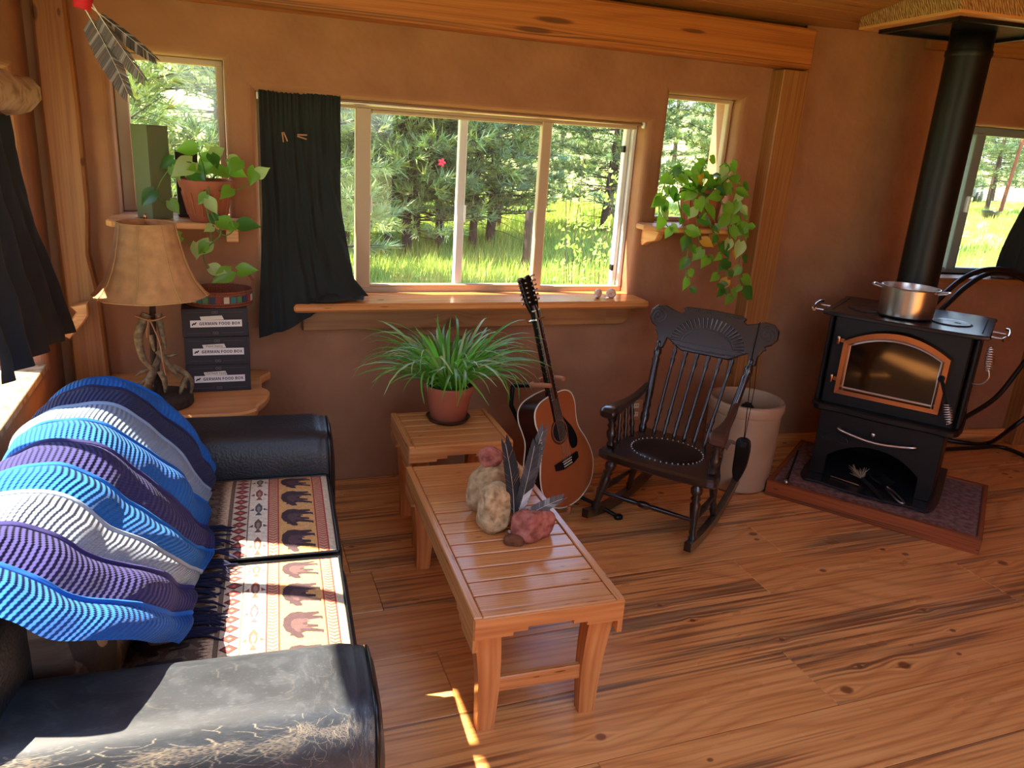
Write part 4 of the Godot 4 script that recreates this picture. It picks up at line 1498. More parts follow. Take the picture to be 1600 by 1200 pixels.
# ------------------------------------------------------------------ rocking chair
func build_rocker() -> void:
	var w := Vector3(0.615, 0, 0.788)
	var f := Vector3(-0.788, 0, 0.615)
	# local x across (right in the picture), y up, z to the front
	var c := thing("rocking_chair", "dark turned-spindle rocking chair with pressed crest and leather seat pad", "chair", Vector3(1.735, 0, -2.775), Basis(w, Vector3.UP, f))
	var D: Material = M.dark_chair
	var m: MB
	# rockers
	for s in [-1.0, 1.0]:
		m = MB.new()
		var rows := []
		for k in 21:
			var q := k / 20.0
			var z := lerpf(0.035, -0.86, q)
			var a := (z + 0.33) / 0.95
			var yb := 0.95 - sqrt(maxf(0.0, 0.9025 - a * a * 0.9025)) if absf(a) < 1.0 else 0.2
			yb = pow((z + 0.38) / 0.48, 2.0) * 0.075
			var hgt := lerpf(0.050, 0.034, absf(a))
			var xx: float = s * (0.255 - 0.04 * q)
			rows.append(PackedVector3Array([Vector3(xx - 0.016, yb, z), Vector3(xx + 0.016, yb, z), Vector3(xx + 0.016, yb + hgt, z), Vector3(xx - 0.016, yb + hgt, z)]))
		for k in 20:
			for e in 4:
				m.quad(rows[k][e], rows[k][(e + 1) % 4], rows[k + 1][(e + 1) % 4], rows[k + 1][e])
		m.fan(rows[0], (rows[0][0] + rows[0][2]) / 2)
		m.fan(rows[20], (rows[20][0] + rows[20][2]) / 2, true)
		put("rocker", m, D, c)
	var legp := [[0.0, 0.014], [0.05, 0.016], [0.12, 0.020], [0.16, 0.014], [0.20, 0.019], [0.24, 0.015], [0.50, 0.022], [0.62, 0.024], [0.66, 0.016], [0.70, 0.025], [0.74, 0.017], [0.78, 0.026], [0.85, 0.027], [0.90, 0.017], [1.0, 0.020]]
	for s in [-1.0, 1.0]:
		m = MB.new()
		m.turned(Vector3(s * 0.250, 0.05, -0.045), Vector3(0.02 + s * 0.205, 0.365, -0.075), legp)
		put("leg", m, D, c)
		m = MB.new()
		m.turned(Vector3(s * 0.228, 0.045, -0.42), Vector3(0.02 + s * 0.185, 0.365, -0.36), legp)
		put("leg", m, D, c)
		m = MB.new()
		m.turned(Vector3(s * 0.240, 0.16, -0.055), Vector3(s * 0.222, 0.16, -0.40), [[0.0, 0.010], [0.3, 0.013], [0.45, 0.016], [0.5, 0.018], [0.55, 0.016], [0.7, 0.013], [1.0, 0.010]])
		put("stretcher", m, D, c)
	var sp := [[0.0, 0.009], [0.28, 0.012], [0.40, 0.013], [0.43, 0.010], [0.46, 0.017], [0.50, 0.019], [0.54, 0.017], [0.57, 0.010], [0.60, 0.013], [0.72, 0.012], [1.0, 0.009]]
	for z in [[-0.05, 0.17], [-0.40, 0.20], [-0.06, 0.225]]:
		if z[1] == 0.225: continue
		m = MB.new()
		m.turned(Vector3(-0.235, z[1], z[0]), Vector3(0.235, z[1], z[0]), sp)
		put("stretcher", m, D, c)
	# seat
	m = MB.new()
	var seat := curve2([Vector2(-0.235, 0.0), Vector2(-0.15, 0.022), Vector2(0.02, 0.03), Vector2(0.21, 0.022), Vector2(0.315, 0.0), Vector2(0.325, -0.06), Vector2(0.280, -0.20), Vector2(0.235, -0.40), Vector2(0.20, -0.435), Vector2(0.02, -0.44), Vector2(-0.16, -0.435), Vector2(-0.195, -0.40), Vector2(-0.215, -0.20), Vector2(-0.245, -0.06)], 3, true)
	m.prism(seat, 0.0, 0.042, Transform3D(Basis(Vector3(1, 0, 0), Vector3(0, 0, 1), Vector3(0, 1, 0)), Vector3(0, 0.358, -0.01)), 0.010)
	put("seat", m, M.dark_chair, c)
	m = MB.new()
	m.puff(Vector3(0.025, 0.398, -0.20), Vector3(0.175, 0.016, 0.155), 0.95, Basis.IDENTITY, 40, 10)
	var pad := put("seat_pad", m, M.black_leather, c)
	m = MB.new()
	for k in 40:
		var a := TAU * k / 40.0
		m.puff(Vector3(0.025 + cos(a) * 0.170, 0.404, -0.20 + sin(a) * 0.150), Vector3(0.0042, 0.004, 0.0042), 1.0, Basis.IDENTITY, 6, 4)
	put("studs", m, M.steel, pad)
	# back posts lean back
	var pp := [[0.0, 0.016], [0.06, 0.021], [0.10, 0.015], [0.14, 0.022], [0.20, 0.023], [0.24, 0.016], [0.30, 0.021], [0.34, 0.017], [0.40, 0.019], [0.75, 0.017], [0.80, 0.020], [0.83, 0.014], [0.87, 0.021], [0.91, 0.020], [0.94, 0.012], [0.97, 0.016], [1.0, 0.012]]
	for s in [-1.0, 1.0]:
		m = MB.new()
		m.turned(Vector3(0.02 + s * 0.195, 0.395, -0.37), Vector3(0.03 + s * 0.235, 0.83, -0.545), pp)
		put("back_post", m, D, c)
	var bs := [[0.0, 0.007], [0.05, 0.011], [0.10, 0.007], [0.16, 0.012], [0.22, 0.008], [0.28, 0.012], [0.32, 0.008], [0.72, 0.008], [0.76, 0.006], [0.82, 0.012], [0.86, 0.007], [0.92, 0.012], [0.96, 0.006], [1.0, 0.007]]
	for k in 6:
		var x := lerpf(-0.115, 0.145, k / 5.0)
		m = MB.new()
		m.turned(Vector3(x, 0.398, -0.375), Vector3(0.03 + (x - 0.015) * 1.12, 0.83, -0.55), bs, 10)
		put("back_spindle", m, D, c)
	# crest rail, in a frame that leans with the posts
	var lean := Basis(Vector3(1, 0, 0), -0.38)
	var cf := Transform3D(lean, Vector3(0.035, 0.80, -0.535))
	var half := [Vector2(0.0, 0.005), Vector2(0.12, 0.005), Vector2(0.17, 0.035), Vector2(0.205, 0.055), Vector2(0.215, 0.0), Vector2(0.250, 0.0), Vector2(0.253, 0.05), Vector2(0.268, 0.078), Vector2(0.285, 0.085), Vector2(0.272, 0.098), Vector2(0.30, 0.112), Vector2(0.322, 0.145), Vector2(0.32, 0.185), Vector2(0.292, 0.212), Vector2(0.25, 0.216), Vector2(0.205, 0.200), Vector2(0.165, 0.190), Vector2(0.150, 0.202), Vector2(0.158, 0.216), Vector2(0.140, 0.226), Vector2(0.0, 0.232)]
	var crest := PackedVector2Array()
	for p in half: crest.append(p)
	for k in range(half.size() - 2, 0, -1): crest.append(Vector2(-half[k].x, half[k].y))
	m = MB.new()
	m.prism(crest, -0.011, 0.011, cf, 0.004)
	var cr := put("crest_rail", m, D, c)
	m = MB.new()      # pressed fan of ribs round a plain panel, beads along the edges
	for k in 25:
		var a := lerpf(0.02, PI - 0.02, k / 24.0)
		var e := Vector2(cos(a) * 0.135, 0.052 + sin(a) * 0.085)
		var o := Vector2(cos(a) * 0.185, 0.052 + sin(a) * 0.135)
		m.tube(PackedVector3Array([cf * Vector3(e.x, e.y, 0.011), cf * Vector3(o.x, o.y, 0.012)]), [0.003, 0.007], 6)
	put("pressed_fan", m, D, cr)
	m = MB.new()
	var oval := PackedVector3Array()
	for k in 25:
		var a := PI * k / 24.0
		oval.append(cf * Vector3(cos(a) * 0.128, 0.046 + sin(a) * 0.078, 0.012))
	oval.append(oval[0])
	m.tube(oval, [0.003], 6, false)
	for k in 34: m.puff(cf * Vector3(-0.165 + k * 0.01, 0.030 - 0.010 * cos((k - 16.5) / 11.0), 0.012), Vector3(0.0042, 0.0042, 0.004), 1.0, Basis.IDENTITY, 6, 4)
	for k in 26: m.puff(cf * Vector3(-0.138 + k * 0.011, 0.213, 0.012), Vector3(0.0046, 0.0046, 0.004), 1.0, Basis.IDENTITY, 6, 4)
	put("beading", m, D, cr)
	for s in [-1.0, 1.0]:
		m = MB.new()
		var sc := PackedVector3Array()
		for k in 36:
			var a := k * 0.42
			var r := 0.046 * (1.0 - k / 40.0)
			sc.append(cf * Vector3(s * (0.272 + cos(a) * r), 0.158 + sin(a) * r, 0.0115))
		m.tube(sc, [0.0028], 5, false)
		put("scroll", m, D, cr)
	# arms
	for s in [-1.0, 1.0]:
		m = MB.new()
		var rows := []
		var ctl := [[-0.455, 0.618, 0.012, 0.014], [-0.40, 0.602, 0.016, 0.016], [-0.33, 0.590, 0.019, 0.015], [-0.24, 0.585, 0.022, 0.015], [-0.15, 0.586, 0.030, 0.016], [-0.09, 0.588, 0.038, 0.020], [-0.045, 0.583, 0.042, 0.026], [-0.02, 0.578, 0.042, 0.024], [-0.008, 0.576, 0.03, 0.012]]
		for e in ctl:
			var row := PackedVector3Array()
			for k in 16:
				var th := TAU * k / 16.0
				row.append(Vector3(0.02 + s * (0.228 + 0.02 * (e[0] + 0.45)) + (0.09 * (e[0] + 0.46) if s > 0.0 else 0.0) + MB.pw(cos(th), 0.6) * e[2], e[1] + MB.pw(sin(th), 0.6) * e[3], e[0]))
			rows.append(row)
		m.grid(rows, true)
		m.fan(rows[0], Vector3(0.02 + s * 0.228, 0.618, -0.455), true)
		m.fan(rows[8], Vector3(0.02 + s * 0.237 + (0.0407 if s > 0.0 else 0.0), 0.576, -0.008))
		put("arm", m, M.chair_worn if s > 0.0 else D, c)
		m = MB.new()
		var ox := 0.036 if s > 0.0 else 0.0
		m.turned(Vector3(0.02 + s * 0.228 + ox, 0.398, -0.075), Vector3(0.02 + s * 0.236 + ox, 0.580, -0.07), [[0.0, 0.016], [0.10, 0.021], [0.18, 0.013], [0.30, 0.023], [0.42, 0.024], [0.52, 0.014], [0.60, 0.022], [0.68, 0.014], [0.75, 0.021], [0.85, 0.022], [1.0, 0.018]])
		put("arm_post", m, D, c)
		for k in 3:
			m = MB.new()
			var z := -0.145 - k * 0.065
			m.turned(Vector3(0.02 + s * (0.222 - 0.008 * k) + ox * 0.7, 0.398, z), Vector3(0.02 + s * 0.234 + ox * (0.8 - 0.2 * k), 0.582, z - 0.01), [[0.0, 0.008], [0.12, 0.013], [0.2, 0.008], [0.35, 0.014], [0.5, 0.008], [0.65, 0.013], [0.8, 0.008], [0.9, 0.011], [1.0, 0.008]], 10)
			put("arm_spindle", m, D, c)
	# pouch on a cord
	var pc := thing("hanging_sheath", "small black leather sheath hanging from a cord on the chair back", "sheath", Vector3(1.735, 0, -2.775), Basis(w, Vector3.UP, f))
	var top := cf * Vector3(0.222, 0.20, 0.014)
	m = MB.new()
	var drop := Vector3(0.305, 0.42, -0.475)
	m.tube(PackedVector3Array([cf * Vector3(0.222, 0.20, -0.016), cf * Vector3(0.222, 0.212, 0.0), top, cf * Vector3(0.228, 0.02, 0.015), Vector3(0.285, 0.70, -0.50), drop]), [0.0022], 6)
	m.tube(PackedVector3Array([cf * Vector3(0.222, 0.20, -0.016), Vector3(0.30, 0.70, -0.53), drop]), [0.0018], 6)
	put("cord", m, M.soot, pc)
	m = MB.new()
	m.prism(curve2([drop_2(drop, -0.030, 0.03), drop_2(drop, 0.030, 0.03), drop_2(drop, 0.034, -0.08), drop_2(drop, 0.012, -0.17), drop_2(drop, -0.005, -0.19), drop_2(drop, -0.030, -0.15), drop_2(drop, -0.034, -0.05)], 4, true), drop.z - 0.010, drop.z + 0.010, Transform3D.IDENTITY, 0.005)
	put("pouch", m, M.black_leather, pc)
	m = MB.new()
	m.box(drop + Vector3(0.002, 0.010, 0.0115), Vector3(0.03, 0.028, 0.003), Basis.IDENTITY, 0.001)
	put("buckle", m, M.cast_iron, pc)


func drop_2(d: Vector3, x: float, y: float) -> Vector2:
	return Vector2(d.x + x, d.y + y)


# ------------------------------------------------------------------ stove corner
func arch(x0: float, x1: float, y0: float, y_side: float, y_top: float, steps := 14, corner := 0.02) -> PackedVector2Array:
	var out := PackedVector2Array([Vector2(x0, y0), Vector2(x1, y0)])
	for k in steps + 1:
		var q := float(k) / steps
		var x := lerpf(x1, x0, q)
		out.append(Vector2(x, y_side + (y_top - y_side) * (1.0 - pow(absf(q * 2.0 - 1.0), 2.0))))
	return out


func frame_of(outer: PackedVector2Array, inner: PackedVector2Array, z0: float, z1: float, m: MB, lip := 0.004) -> void:
	var cnt := outer.size()      # same number of points: outer ring down to inner ring
	for i in cnt:
		var j := (i + 1) % cnt
		var o0 := Vector3(outer[i].x, outer[i].y, z0); var o1 := Vector3(outer[j].x, outer[j].y, z0)
		var p0 := outer[i].lerp(inner[i], 0.18); var p1 := outer[j].lerp(inner[j], 0.18)
		var q0 := outer[i].lerp(inner[i], 0.72); var q1 := outer[j].lerp(inner[j], 0.72)
		m.quad(o0, Vector3(p0.x, p0.y, z1), Vector3(p1.x, p1.y, z1), o1)
		m.quad(Vector3(p0.x, p0.y, z1), Vector3(q0.x, q0.y, z1 - lip * 0.3), Vector3(q1.x, q1.y, z1 - lip * 0.3), Vector3(p1.x, p1.y, z1))
		m.quad(Vector3(q0.x, q0.y, z1 - lip * 0.3), Vector3(inner[i].x, inner[i].y, z0), Vector3(inner[j].x, inner[j].y, z0), Vector3(q1.x, q1.y, z1 - lip * 0.3))


func coil(m: MB, a: Vector3, b: Vector3, r0: float, turns: int, wire: float, bulge := 0.5) -> void:
	var path := PackedVector3Array()
	var y := (b - a).normalized()
	var x := y.cross(Vector3(0.3, 0.1, 0.9)).normalized()
	var z := x.cross(y)
	var cnt := turns * 12
	for k in cnt + 1:
		var q := float(k) / cnt
		var r := r0 * (1.0 - bulge + bulge * sin(PI * (0.12 + 0.8 * q)))
		var th := TAU * turns * q
		path.append(a.lerp(b, q) + x * (cos(th) * r) + z * (sin(th) * r))
	m.tube(path, [wire], 5)


func build_stove() -> void:
	var u := Vector3(0.59, 0, 0.807)
	var n := Vector3(-0.807, 0, 0.59)
	var hearth := 0.085
	var b := Basis(u, Vector3.UP, n)
	# hearth pad: local x along the front, z outwards
	var corner := Vector3(2.70, 0, -3.07)
	var hd := Vector3(0.607, 0, 0.795)
	var hn := Vector3(0.795, 0, -0.607)
	var hb := Basis(hd, Vector3.UP, -hn)
	var h := thing("hearth_pad", "wood-edged brown tile hearth pad under the wood stove", "hearth", corner, hb)
	for e in [[Vector3(0.50, 0.0425, -0.012), Vector3(1.02, 0.085, 0.026)], [Vector3(0.50, 0.0425, -0.775), Vector3(1.02, 0.085, 0.026)], [Vector3(0.003, 0.0425, -0.39), Vector3(0.026, 0.085, 0.74)], [Vector3(0.997, 0.0425, -0.39), Vector3(0.026, 0.085, 0.74)]]:
		board("edge_board", e[0], e[1], M.hearth_edge, h, 4, 3.0)
	var m := MB.new()
	m.box(Vector3(0.50, 0.040, -0.393), Vector3(0.97, 0.076, 0.738), Basis.IDENTITY, 0.002)
	put("tile_bed", m, M.hearth_tile, h)
	# stove
	var s := thing("wood_stove", "black cast wood stove with arched bronze door on a tile hearth", "stove", Vector3(3.01, hearth, -3.12), b)
	var B: Material = M.black_metal
	var W := 0.606
	var ash := curve2([Vector2(-0.03, -0.60), Vector2(-0.03, 0.06), Vector2(0.10, 0.125), Vector2(0.303, 0.15), Vector2(0.506, 0.125), Vector2(0.64, 0.06), Vector2(0.64, -0.60)], 5)
	m = MB.new()
	m.prism(ash, 0.0, 0.012, Transform3D(Basis(Vector3(1, 0, 0), Vector3(0, 0, 1), Vector3(0, 1, 0)), Vector3(0, 0.0, 0)), 0.003)
	put("base_plate", m, M.cast_iron, s)
	# pedestal with the arched opening
	m = MB.new()
	var ped := PackedVector2Array([Vector2(0.0, 0.012), Vector2(0.075, 0.012)])
	for k in 13:
		var q := k / 12.0
		ped.append(Vector2(lerpf(0.078, 0.528, q), 0.125 + 0.095 * (1.0 - pow(absf(q * 2.0 - 1.0), 2.2))))
	ped.append_array(PackedVector2Array([Vector2(0.531, 0.012), Vector2(W, 0.012), Vector2(W, 0.395), Vector2(0.0, 0.395)]))
	m.prism(ped, -0.02, 0.0, Transform3D.IDENTITY, 0.004)
	put("pedestal_front", m, B, s)
	for x in [0.010, W - 0.010]:
		m = MB.new()
		m.box(Vector3(x, 0.204, -0.275), Vector3(0.02, 0.384, 0.50), Basis.IDENTITY, 0.003)
		put("pedestal_side", m, B, s)
	m = MB.new()
	m.box(Vector3(W / 2, 0.204, -0.52), Vector3(W, 0.384, 0.02))
	m.box(Vector3(W / 2, 0.30, -0.26), Vector3(W - 0.03, 0.02, 0.48))
	put("pedestal_back", m, M.soot, s)
	# ash lip ledge
	m = MB.new()
	m.prism(curve2([Vector2(-0.055, -0.50), Vector2(-0.055, 0.0), Vector2(0.10, 0.040), Vector2(0.303, 0.052), Vector2(0.506, 0.040), Vector2(0.661, 0.0), Vector2(0.661, -0.50)], 5), 0.0, 0.035, Transform3D(Basis(Vector3(1, 0, 0), Vector3(0, 0, 1), Vector3(0, 1, 0)), Vector3(0, 0.385, 0)), 0.008)
	put("ledge", m, B, s)
	# firebox
	m = MB.new()
	m.box(Vector3(W / 2, 0.655, -0.28), Vector3(0.64, 0.49, 0.52), Basis.IDENTITY, 0.008)
	put("firebox", m, B, s)
	for x in [-0.040, W + 0.040]:
		m = MB.new()
		m.box(Vector3(x, 0.635, -0.29), Vector3(0.022, 0.50, 0.50), Basis.IDENTITY, 0.006)
		put("side_shield", m, B, s)
	# top
	m = MB.new()
	var top := curve2([Vector2(-0.05, 0.030), Vector2(0.303, 0.052), Vector2(0.656, 0.030), Vector2(0.685, -0.06), Vector2(0.690, -0.28), Vector2(0.685, -0.50), Vector2(0.656, -0.575), Vector2(0.303, -0.585), Vector2(-0.05, -0.575), Vector2(-0.079, -0.50), Vector2(-0.084, -0.28), Vector2(-0.079, -0.06)], 4, true)
	m.prism(top, 0.0, 0.022, Transform3D(Basis(Vector3(1, 0, 0), Vector3(0, 0, 1), Vector3(0, 1, 0)), Vector3(0, 0.895, 0)), 0.006)
	var tp := put("top_plate", m, M.cast_iron, s)
	for x in [0.10, 0.50]:
		m = MB.new()
		m.lathe([[0.0, 0.0], [0.088, 0.0], [0.092, 0.003], [0.088, 0.006], [0.082, 0.004], [0.0, 0.005]], 36, Transform3D(Basis.IDENTITY, Vector3(x, 0.917, -0.20)))
		put("cook_lid", m, M.cast_iron, tp)
		m = MB.new()
		m.lathe([[0.094, 0.0], [0.100, 0.0], [0.100, 0.0012], [0.094, 0.0012]], 36, Transform3D(Basis.IDENTITY, Vector3(x, 0.917, -0.20)))
		m.box(Vector3(x + 0.03, 0.9225, -0.20), Vector3(0.03, 0.001, 0.012))
		put("lid_groove", m, M.soot, tp)
	m = MB.new()
	for x in [-0.045, 0.651]:
		m.box(Vector3(x, 0.9175, -0.26), Vector3(0.006, 0.001, 0.46))
	put("top_groove", m, M.soot, tp)
	# door
	var dz := -0.012
	var outer := arch(0.042, 0.558, 0.478, 0.775, 0.862, 20)
	var inner := arch(0.082, 0.512, 0.520, 0.748, 0.808, 20)
	m = MB.new()
	frame_of(outer, inner, dz, dz + 0.030, m)
	var door := put("door", m, M.bronze, s)
	m = MB.new()
	m.prism(inner, dz - 0.008, dz + 0.003)
	put("door_glass", m, M.stove_glass, door)
	m = MB.new()
	var loop := PackedVector3Array()
	for p in inner: loop.append(Vector3(p.x, p.y, dz + 0.006))
	loop.append(loop[0])
	m.tube(loop, [0.0045], 6, false)
	put("glass_bead", m, M.steel, door)
	for y in [0.56, 0.77]:
		m = MB.new()
		m.lathe([[0.0, -0.02], [0.010, -0.02], [0.010, 0.02], [0.0, 0.02]], 12, Transform3D(Basis.IDENTITY, Vector3(0.022, y, dz + 0.018)))
		m.box(Vector3(0.036, y, dz + 0.012), Vector3(0.03, 0.026, 0.012), Basis.IDENTITY, 0.003)
		put("hinge", m, M.bronze, door)
	m = MB.new()
	m.lathe([[0.0, 0.0], [0.016, 0.0], [0.016, 0.02], [0.0, 0.024]], 16, Transform3D(Basis(Vector3(1, 0, 0), Vector3(0, 0, 1), Vector3(0, -1, 0)), Vector3(0.528, 0.672, dz + 0.018)))
	m.tube(PackedVector3Array([Vector3(0.528, 0.672, dz + 0.035), Vector3(0.56, 0.60, dz + 0.055), Vector3(0.585, 0.545, dz + 0.075)]), [0.008, 0.006, 0.006], 8)
	var hnd := put("door_handle", m, M.soot, door)
	m = MB.new()
	coil(m, Vector3(0.580, 0.558, dz + 0.070), Vector3(0.612, 0.472, dz + 0.10), 0.020, 8, 0.0026, 0.55)
	put("spring_grip", m, M.chrome, hnd)
	# lower bar, air control, emblem
	m = MB.new()
	m.tube(curve([Vector3(0.112, 0.300, 0.004), Vector3(0.125, 0.292, 0.030), Vector3(0.298, 0.268, 0.038), Vector3(0.472, 0.288, 0.030), Vector3(0.485, 0.297, 0.004)], 6), [0.0085], 10)
	put("ash_drawer_bar", m, M.steel, s)
	m = MB.new()
	m.tube(PackedVector3Array([Vector3(0.285, 0.315, 0.0), Vector3(0.285, 0.315, 0.03)]), [0.005], 8)
	m.puff(Vector3(0.285, 0.312, 0.036), Vector3(0.013, 0.013, 0.012), 1.0, Basis.IDENTITY, 14, 8)
	put("air_control", m, M.chrome, s)
	m = MB.new()
	m.prism(curve2([Vector2(0.045, 0.215), Vector2(0.155, 0.215), Vector2(0.166, 0.229), Vector2(0.155, 0.242), Vector2(0.132, 0.246), Vector2(0.102, 0.266), Vector2(0.07, 0.246), Vector2(0.047, 0.242), Vector2(0.036, 0.229)], 4, true), 0.0, 0.004, Transform3D.IDENTITY, 0.001)
	var pl := put("name_plate", m, M.soot, s)
	m = MB.new()
	var rim := PackedVector3Array()
	for p in curve2([Vector2(0.045, 0.215), Vector2(0.155, 0.215), Vector2(0.166, 0.229), Vector2(0.155, 0.242), Vector2(0.132, 0.246), Vector2(0.102, 0.266), Vector2(0.07, 0.246), Vector2(0.047, 0.242), Vector2(0.036, 0.229)], 4, true): rim.append(Vector3(p.x, p.y, 0.004))
	rim.append(rim[0])
	m.tube(rim, [0.0016], 5, false)
	put("plate_rim", m, M.cast_iron, pl)
	text(pl, "NAPOLEON", 0.016, M.cast_iron, Transform3D(Basis.IDENTITY, Vector3(0.101, 0.229, 0.0045)))
	# side handles of the warming top
	for e in [[-0.084, -1.0], [0.690, 1.0]]:
		m = MB.new()
		for z in [-0.05, -0.20]:
			m.tube(PackedVector3Array([Vector3(e[0], 0.905, z), Vector3(e[0] + e[1] * 0.055, 0.905, z)]), [0.006], 8)
		m.tube(curve([Vector3(e[0] + e[1] * 0.050, 0.903, -0.02), Vector3(e[0] + e[1] * 0.068, 0.912, -0.06), Vector3(e[0] + e[1] * 0.072, 0.922, -0.13), Vector3(e[0] + e[1] * 0.068, 0.925, -0.20), Vector3(e[0] + e[1] * 0.055, 0.922, -0.235)], 4), [0.008, 0.012, 0.013, 0.013, 0.008], 12)
		put("towel_handle", m, M.chrome, s)
	m = MB.new()
	m.tube(curve([Vector3(0.66, 0.66, -0.06), Vector3(0.70, 0.67, -0.04), Vector3(0.722, 0.71, -0.03), Vector3(0.712, 0.75, -0.03)], 5), [0.005], 8)
	var sh := put("damper_handle", m, M.steel, s)
	m = MB.new()
	coil(m, Vector3(0.714, 0.742, -0.03), Vector3(0.700, 0.858, -0.04), 0.020, 10, 0.0026, 0.5)
	put("spring_grip", m, M.chrome, sh)
	# pipe and box at the ceiling
	var pipe := thing("stove_pipe", "tall black stove pipe rising from the stove to the ceiling box", "pipe", Vector3(3.525, hearth + 0.918, -3.145))
	m = MB.new()
	m.lathe([[0.0, 0.0], [0.110, 0.0], [0.110, 0.03], [0.102, 0.035], [0.102, 1.28], [0.108, 1.285], [0.108, 1.31], [0.102, 1.315], [0.102, 1.41], [0.0, 1.41]], 40)
	put("flue", m, B, pipe)
	var cb := thing("chimney_box", "rough sawn wooden chimney box at the ceiling round the pipe", "box", Vector3(3.455, 2.40, -3.09), Basis(Vector3.UP, -0.115))
	for e in [[-0.375, 0.0, 0.03, 0.68], [0.375, 0.0, 0.03, 0.68], [0.0, 0.325, 0.72, 0.03], [0.0, -0.325, 0.72, 0.03]]:
		m = MB.new()
		m.box(Vector3(e[0], 0.155, e[1]), Vector3(e[2], 0.29, e[3]), Basis.IDENTITY, 0.002)
		for k in m.uv.size(): m.uv[k] = Vector2(m.v[k].x + m.v[k].z, m.v[k].y) * 1.6
		put("sawn_board", m, M.sawn_wood, cb)
	for e in [[-0.34, 0.0, 0.10, 0.68], [0.34, 0.0, 0.10, 0.68], [0.0, 0.29, 0.58, 0.10], [0.0, -0.29, 0.58, 0.10]]:
		board("trim_board", Vector3(e[0], 0.008, e[1]), Vector3(e[2], 0.016, e[3]), M.pine, cb, 4, 1.5)
	m = MB.new()
	m.box(Vector3(0, 0.004, 0), Vector3(0.64, 0.012, 0.54), Basis.IDENTITY, 0.002)
	put("ceiling_plate", m, M.cast_iron, cb)
	m = MB.new()
	for e in [[-0.31, 0.0, 0.02, 0.54], [0.31, 0.0, 0.02, 0.54], [0.0, 0.26, 0.64, 0.02], [0.0, -0.26, 0.64, 0.02]]: m.box(Vector3(e[0], -0.006, e[1]), Vector3(e[2], 0.024, e[3]))
	put("plate_flange", m, B, cb)
	# pot on the stove
	var pt := thing("steel_pot", "two-handled stainless pot standing on the wood stove", "pot", Vector3(3.01, hearth + 0.918, -3.12) + u * 0.285 + n * -0.178)
	m = MB.new()
	m.lathe([[0.0, 0.0], [0.125, 0.0], [0.133, 0.012], [0.135, 0.148], [0.142, 0.152], [0.142, 0.156], [0.131, 0.156], [0.130, 0.02], [0.0, 0.018]], 48)
	put("pan", m, M.steel, pt)
	m = MB.new()
	m.lathe([[0.130, 0.10], [0.0, 0.10]], 36)
	put("water", m, M.car_glass, pt)
	for sg in [-1.0, 1.0]:
		m = MB.new()
		var d: Vector3 = u * sg
		var e := Vector3(-d.z, 0, d.x)
		m.tube(curve([d * 0.132 + e * 0.035 + Vector3(0, 0.138, 0), d * 0.172 + e * 0.034 + Vector3(0, 0.146, 0), d * 0.180 + Vector3(0, 0.148, 0), d * 0.172 - e * 0.034 + Vector3(0, 0.146, 0), d * 0.132 - e * 0.035 + Vector3(0, 0.138, 0)], 5), [0.0065], 8, true, 0.7)
		put("loop_handle", m, M.steel, pt)
	# fire tools
	var hs := Vector3(3.01, hearth, -3.12)
	var pk := thing("fire_poker", "dark iron poker lying along the left edge of the hearth", "poker", Vector3(2.80, hearth, -3.05))
	m = MB.new()
	m.tube(PackedVector3Array([Vector3(-0.03, 0.010, 0.035), Vector3(0.10, 0.010, -0.09), Vector3(0.34, 0.012, -0.32)]), [0.010, 0.007, 0.006], 8)
	put("rod", m, M.cast_iron, pk)
	m = MB.new()
	m.puff(Vector3(-0.035, 0.014, 0.040), Vector3(0.014, 0.013, 0.014), 1.0, Basis.IDENTITY, 12, 8)
	put("knob", m, M.steel, pk)
	var br := thing("hearth_brush", "pale bristled hearth brush with black handle in the stove opening", "brush", hs + Vector3(0, 0.013, 0), b)
	m = MB.new()
	m.tube(PackedVector3Array([Vector3(0.275, 0.035, 0.015), Vector3(0.335, 0.030, 0.08), Vector3(0.405, 0.010, 0.165)]), [0.010, 0.010, 0.009], 8)
	put("handle", m, M.soot, br)
	m = MB.new()
	for k in 46:
		var d := Vector3(rng.randf_range(-0.07, 0.02), rng.randf_range(-0.010, 0.045), rng.randf_range(-0.09, -0.04))
		var o := Vector3(0.268, 0.035, 0.008)
		m.tube(PackedVector3Array([o, o + d * 0.6, o + d + Vector3(rng.randf_range(-0.012, 0.012), 0, 0)]), [0.004, 0.003, 0.001], 4)
	put("bristles", m, mat("bristle", Color(0.62, 0.52, 0.40), 0.9), br)
	var sv := thing("ash_shovel", "small steel ash shovel with looped handle in the stove opening", "shovel", hs + Vector3(0, 0.013, 0), b)
	m = MB.new()
	var d0 := Vector3(0.33, 0.028, -0.06)
	var ax := Vector3(0.62, -0.10, 0.78).normalized()
	var sx := ax.cross(Vector3.UP).normalized()
	var rows := []
	for k in 7:
		var q := k / 6.0
		var row := PackedVector3Array()
		for j in 7:
			var a := lerpf(-1.0, 1.0, j / 6.0)
			row.append(d0 + ax * (q * 0.11) + sx * (a * 0.042) + Vector3(0, 0.026 * pow(absf(a), 3.0) + 0.018 * q * q, 0))
		rows.append(row)
	m.grid(rows)
	put("scoop", m, M.steel, sv)
	m = MB.new()
	var h0 := d0 + ax * 0.11 + Vector3(0, 0.016, 0)
	m.tube(curve([h0, h0 + ax * 0.03 + sx * 0.012, h0 + ax * 0.14 + sx * 0.014, h0 + ax * 0.165, h0 + ax * 0.14 - sx * 0.014, h0 + ax * 0.03 - sx * 0.012, h0], 5), [0.005], 8)
	put("loop_handle", m, M.steel, sv)
	var wr := thing("copper_rod", "thin copper-coloured rod lying in the stove opening", "rod", hs + Vector3(0, 0.013, 0), b)
	m = MB.new()
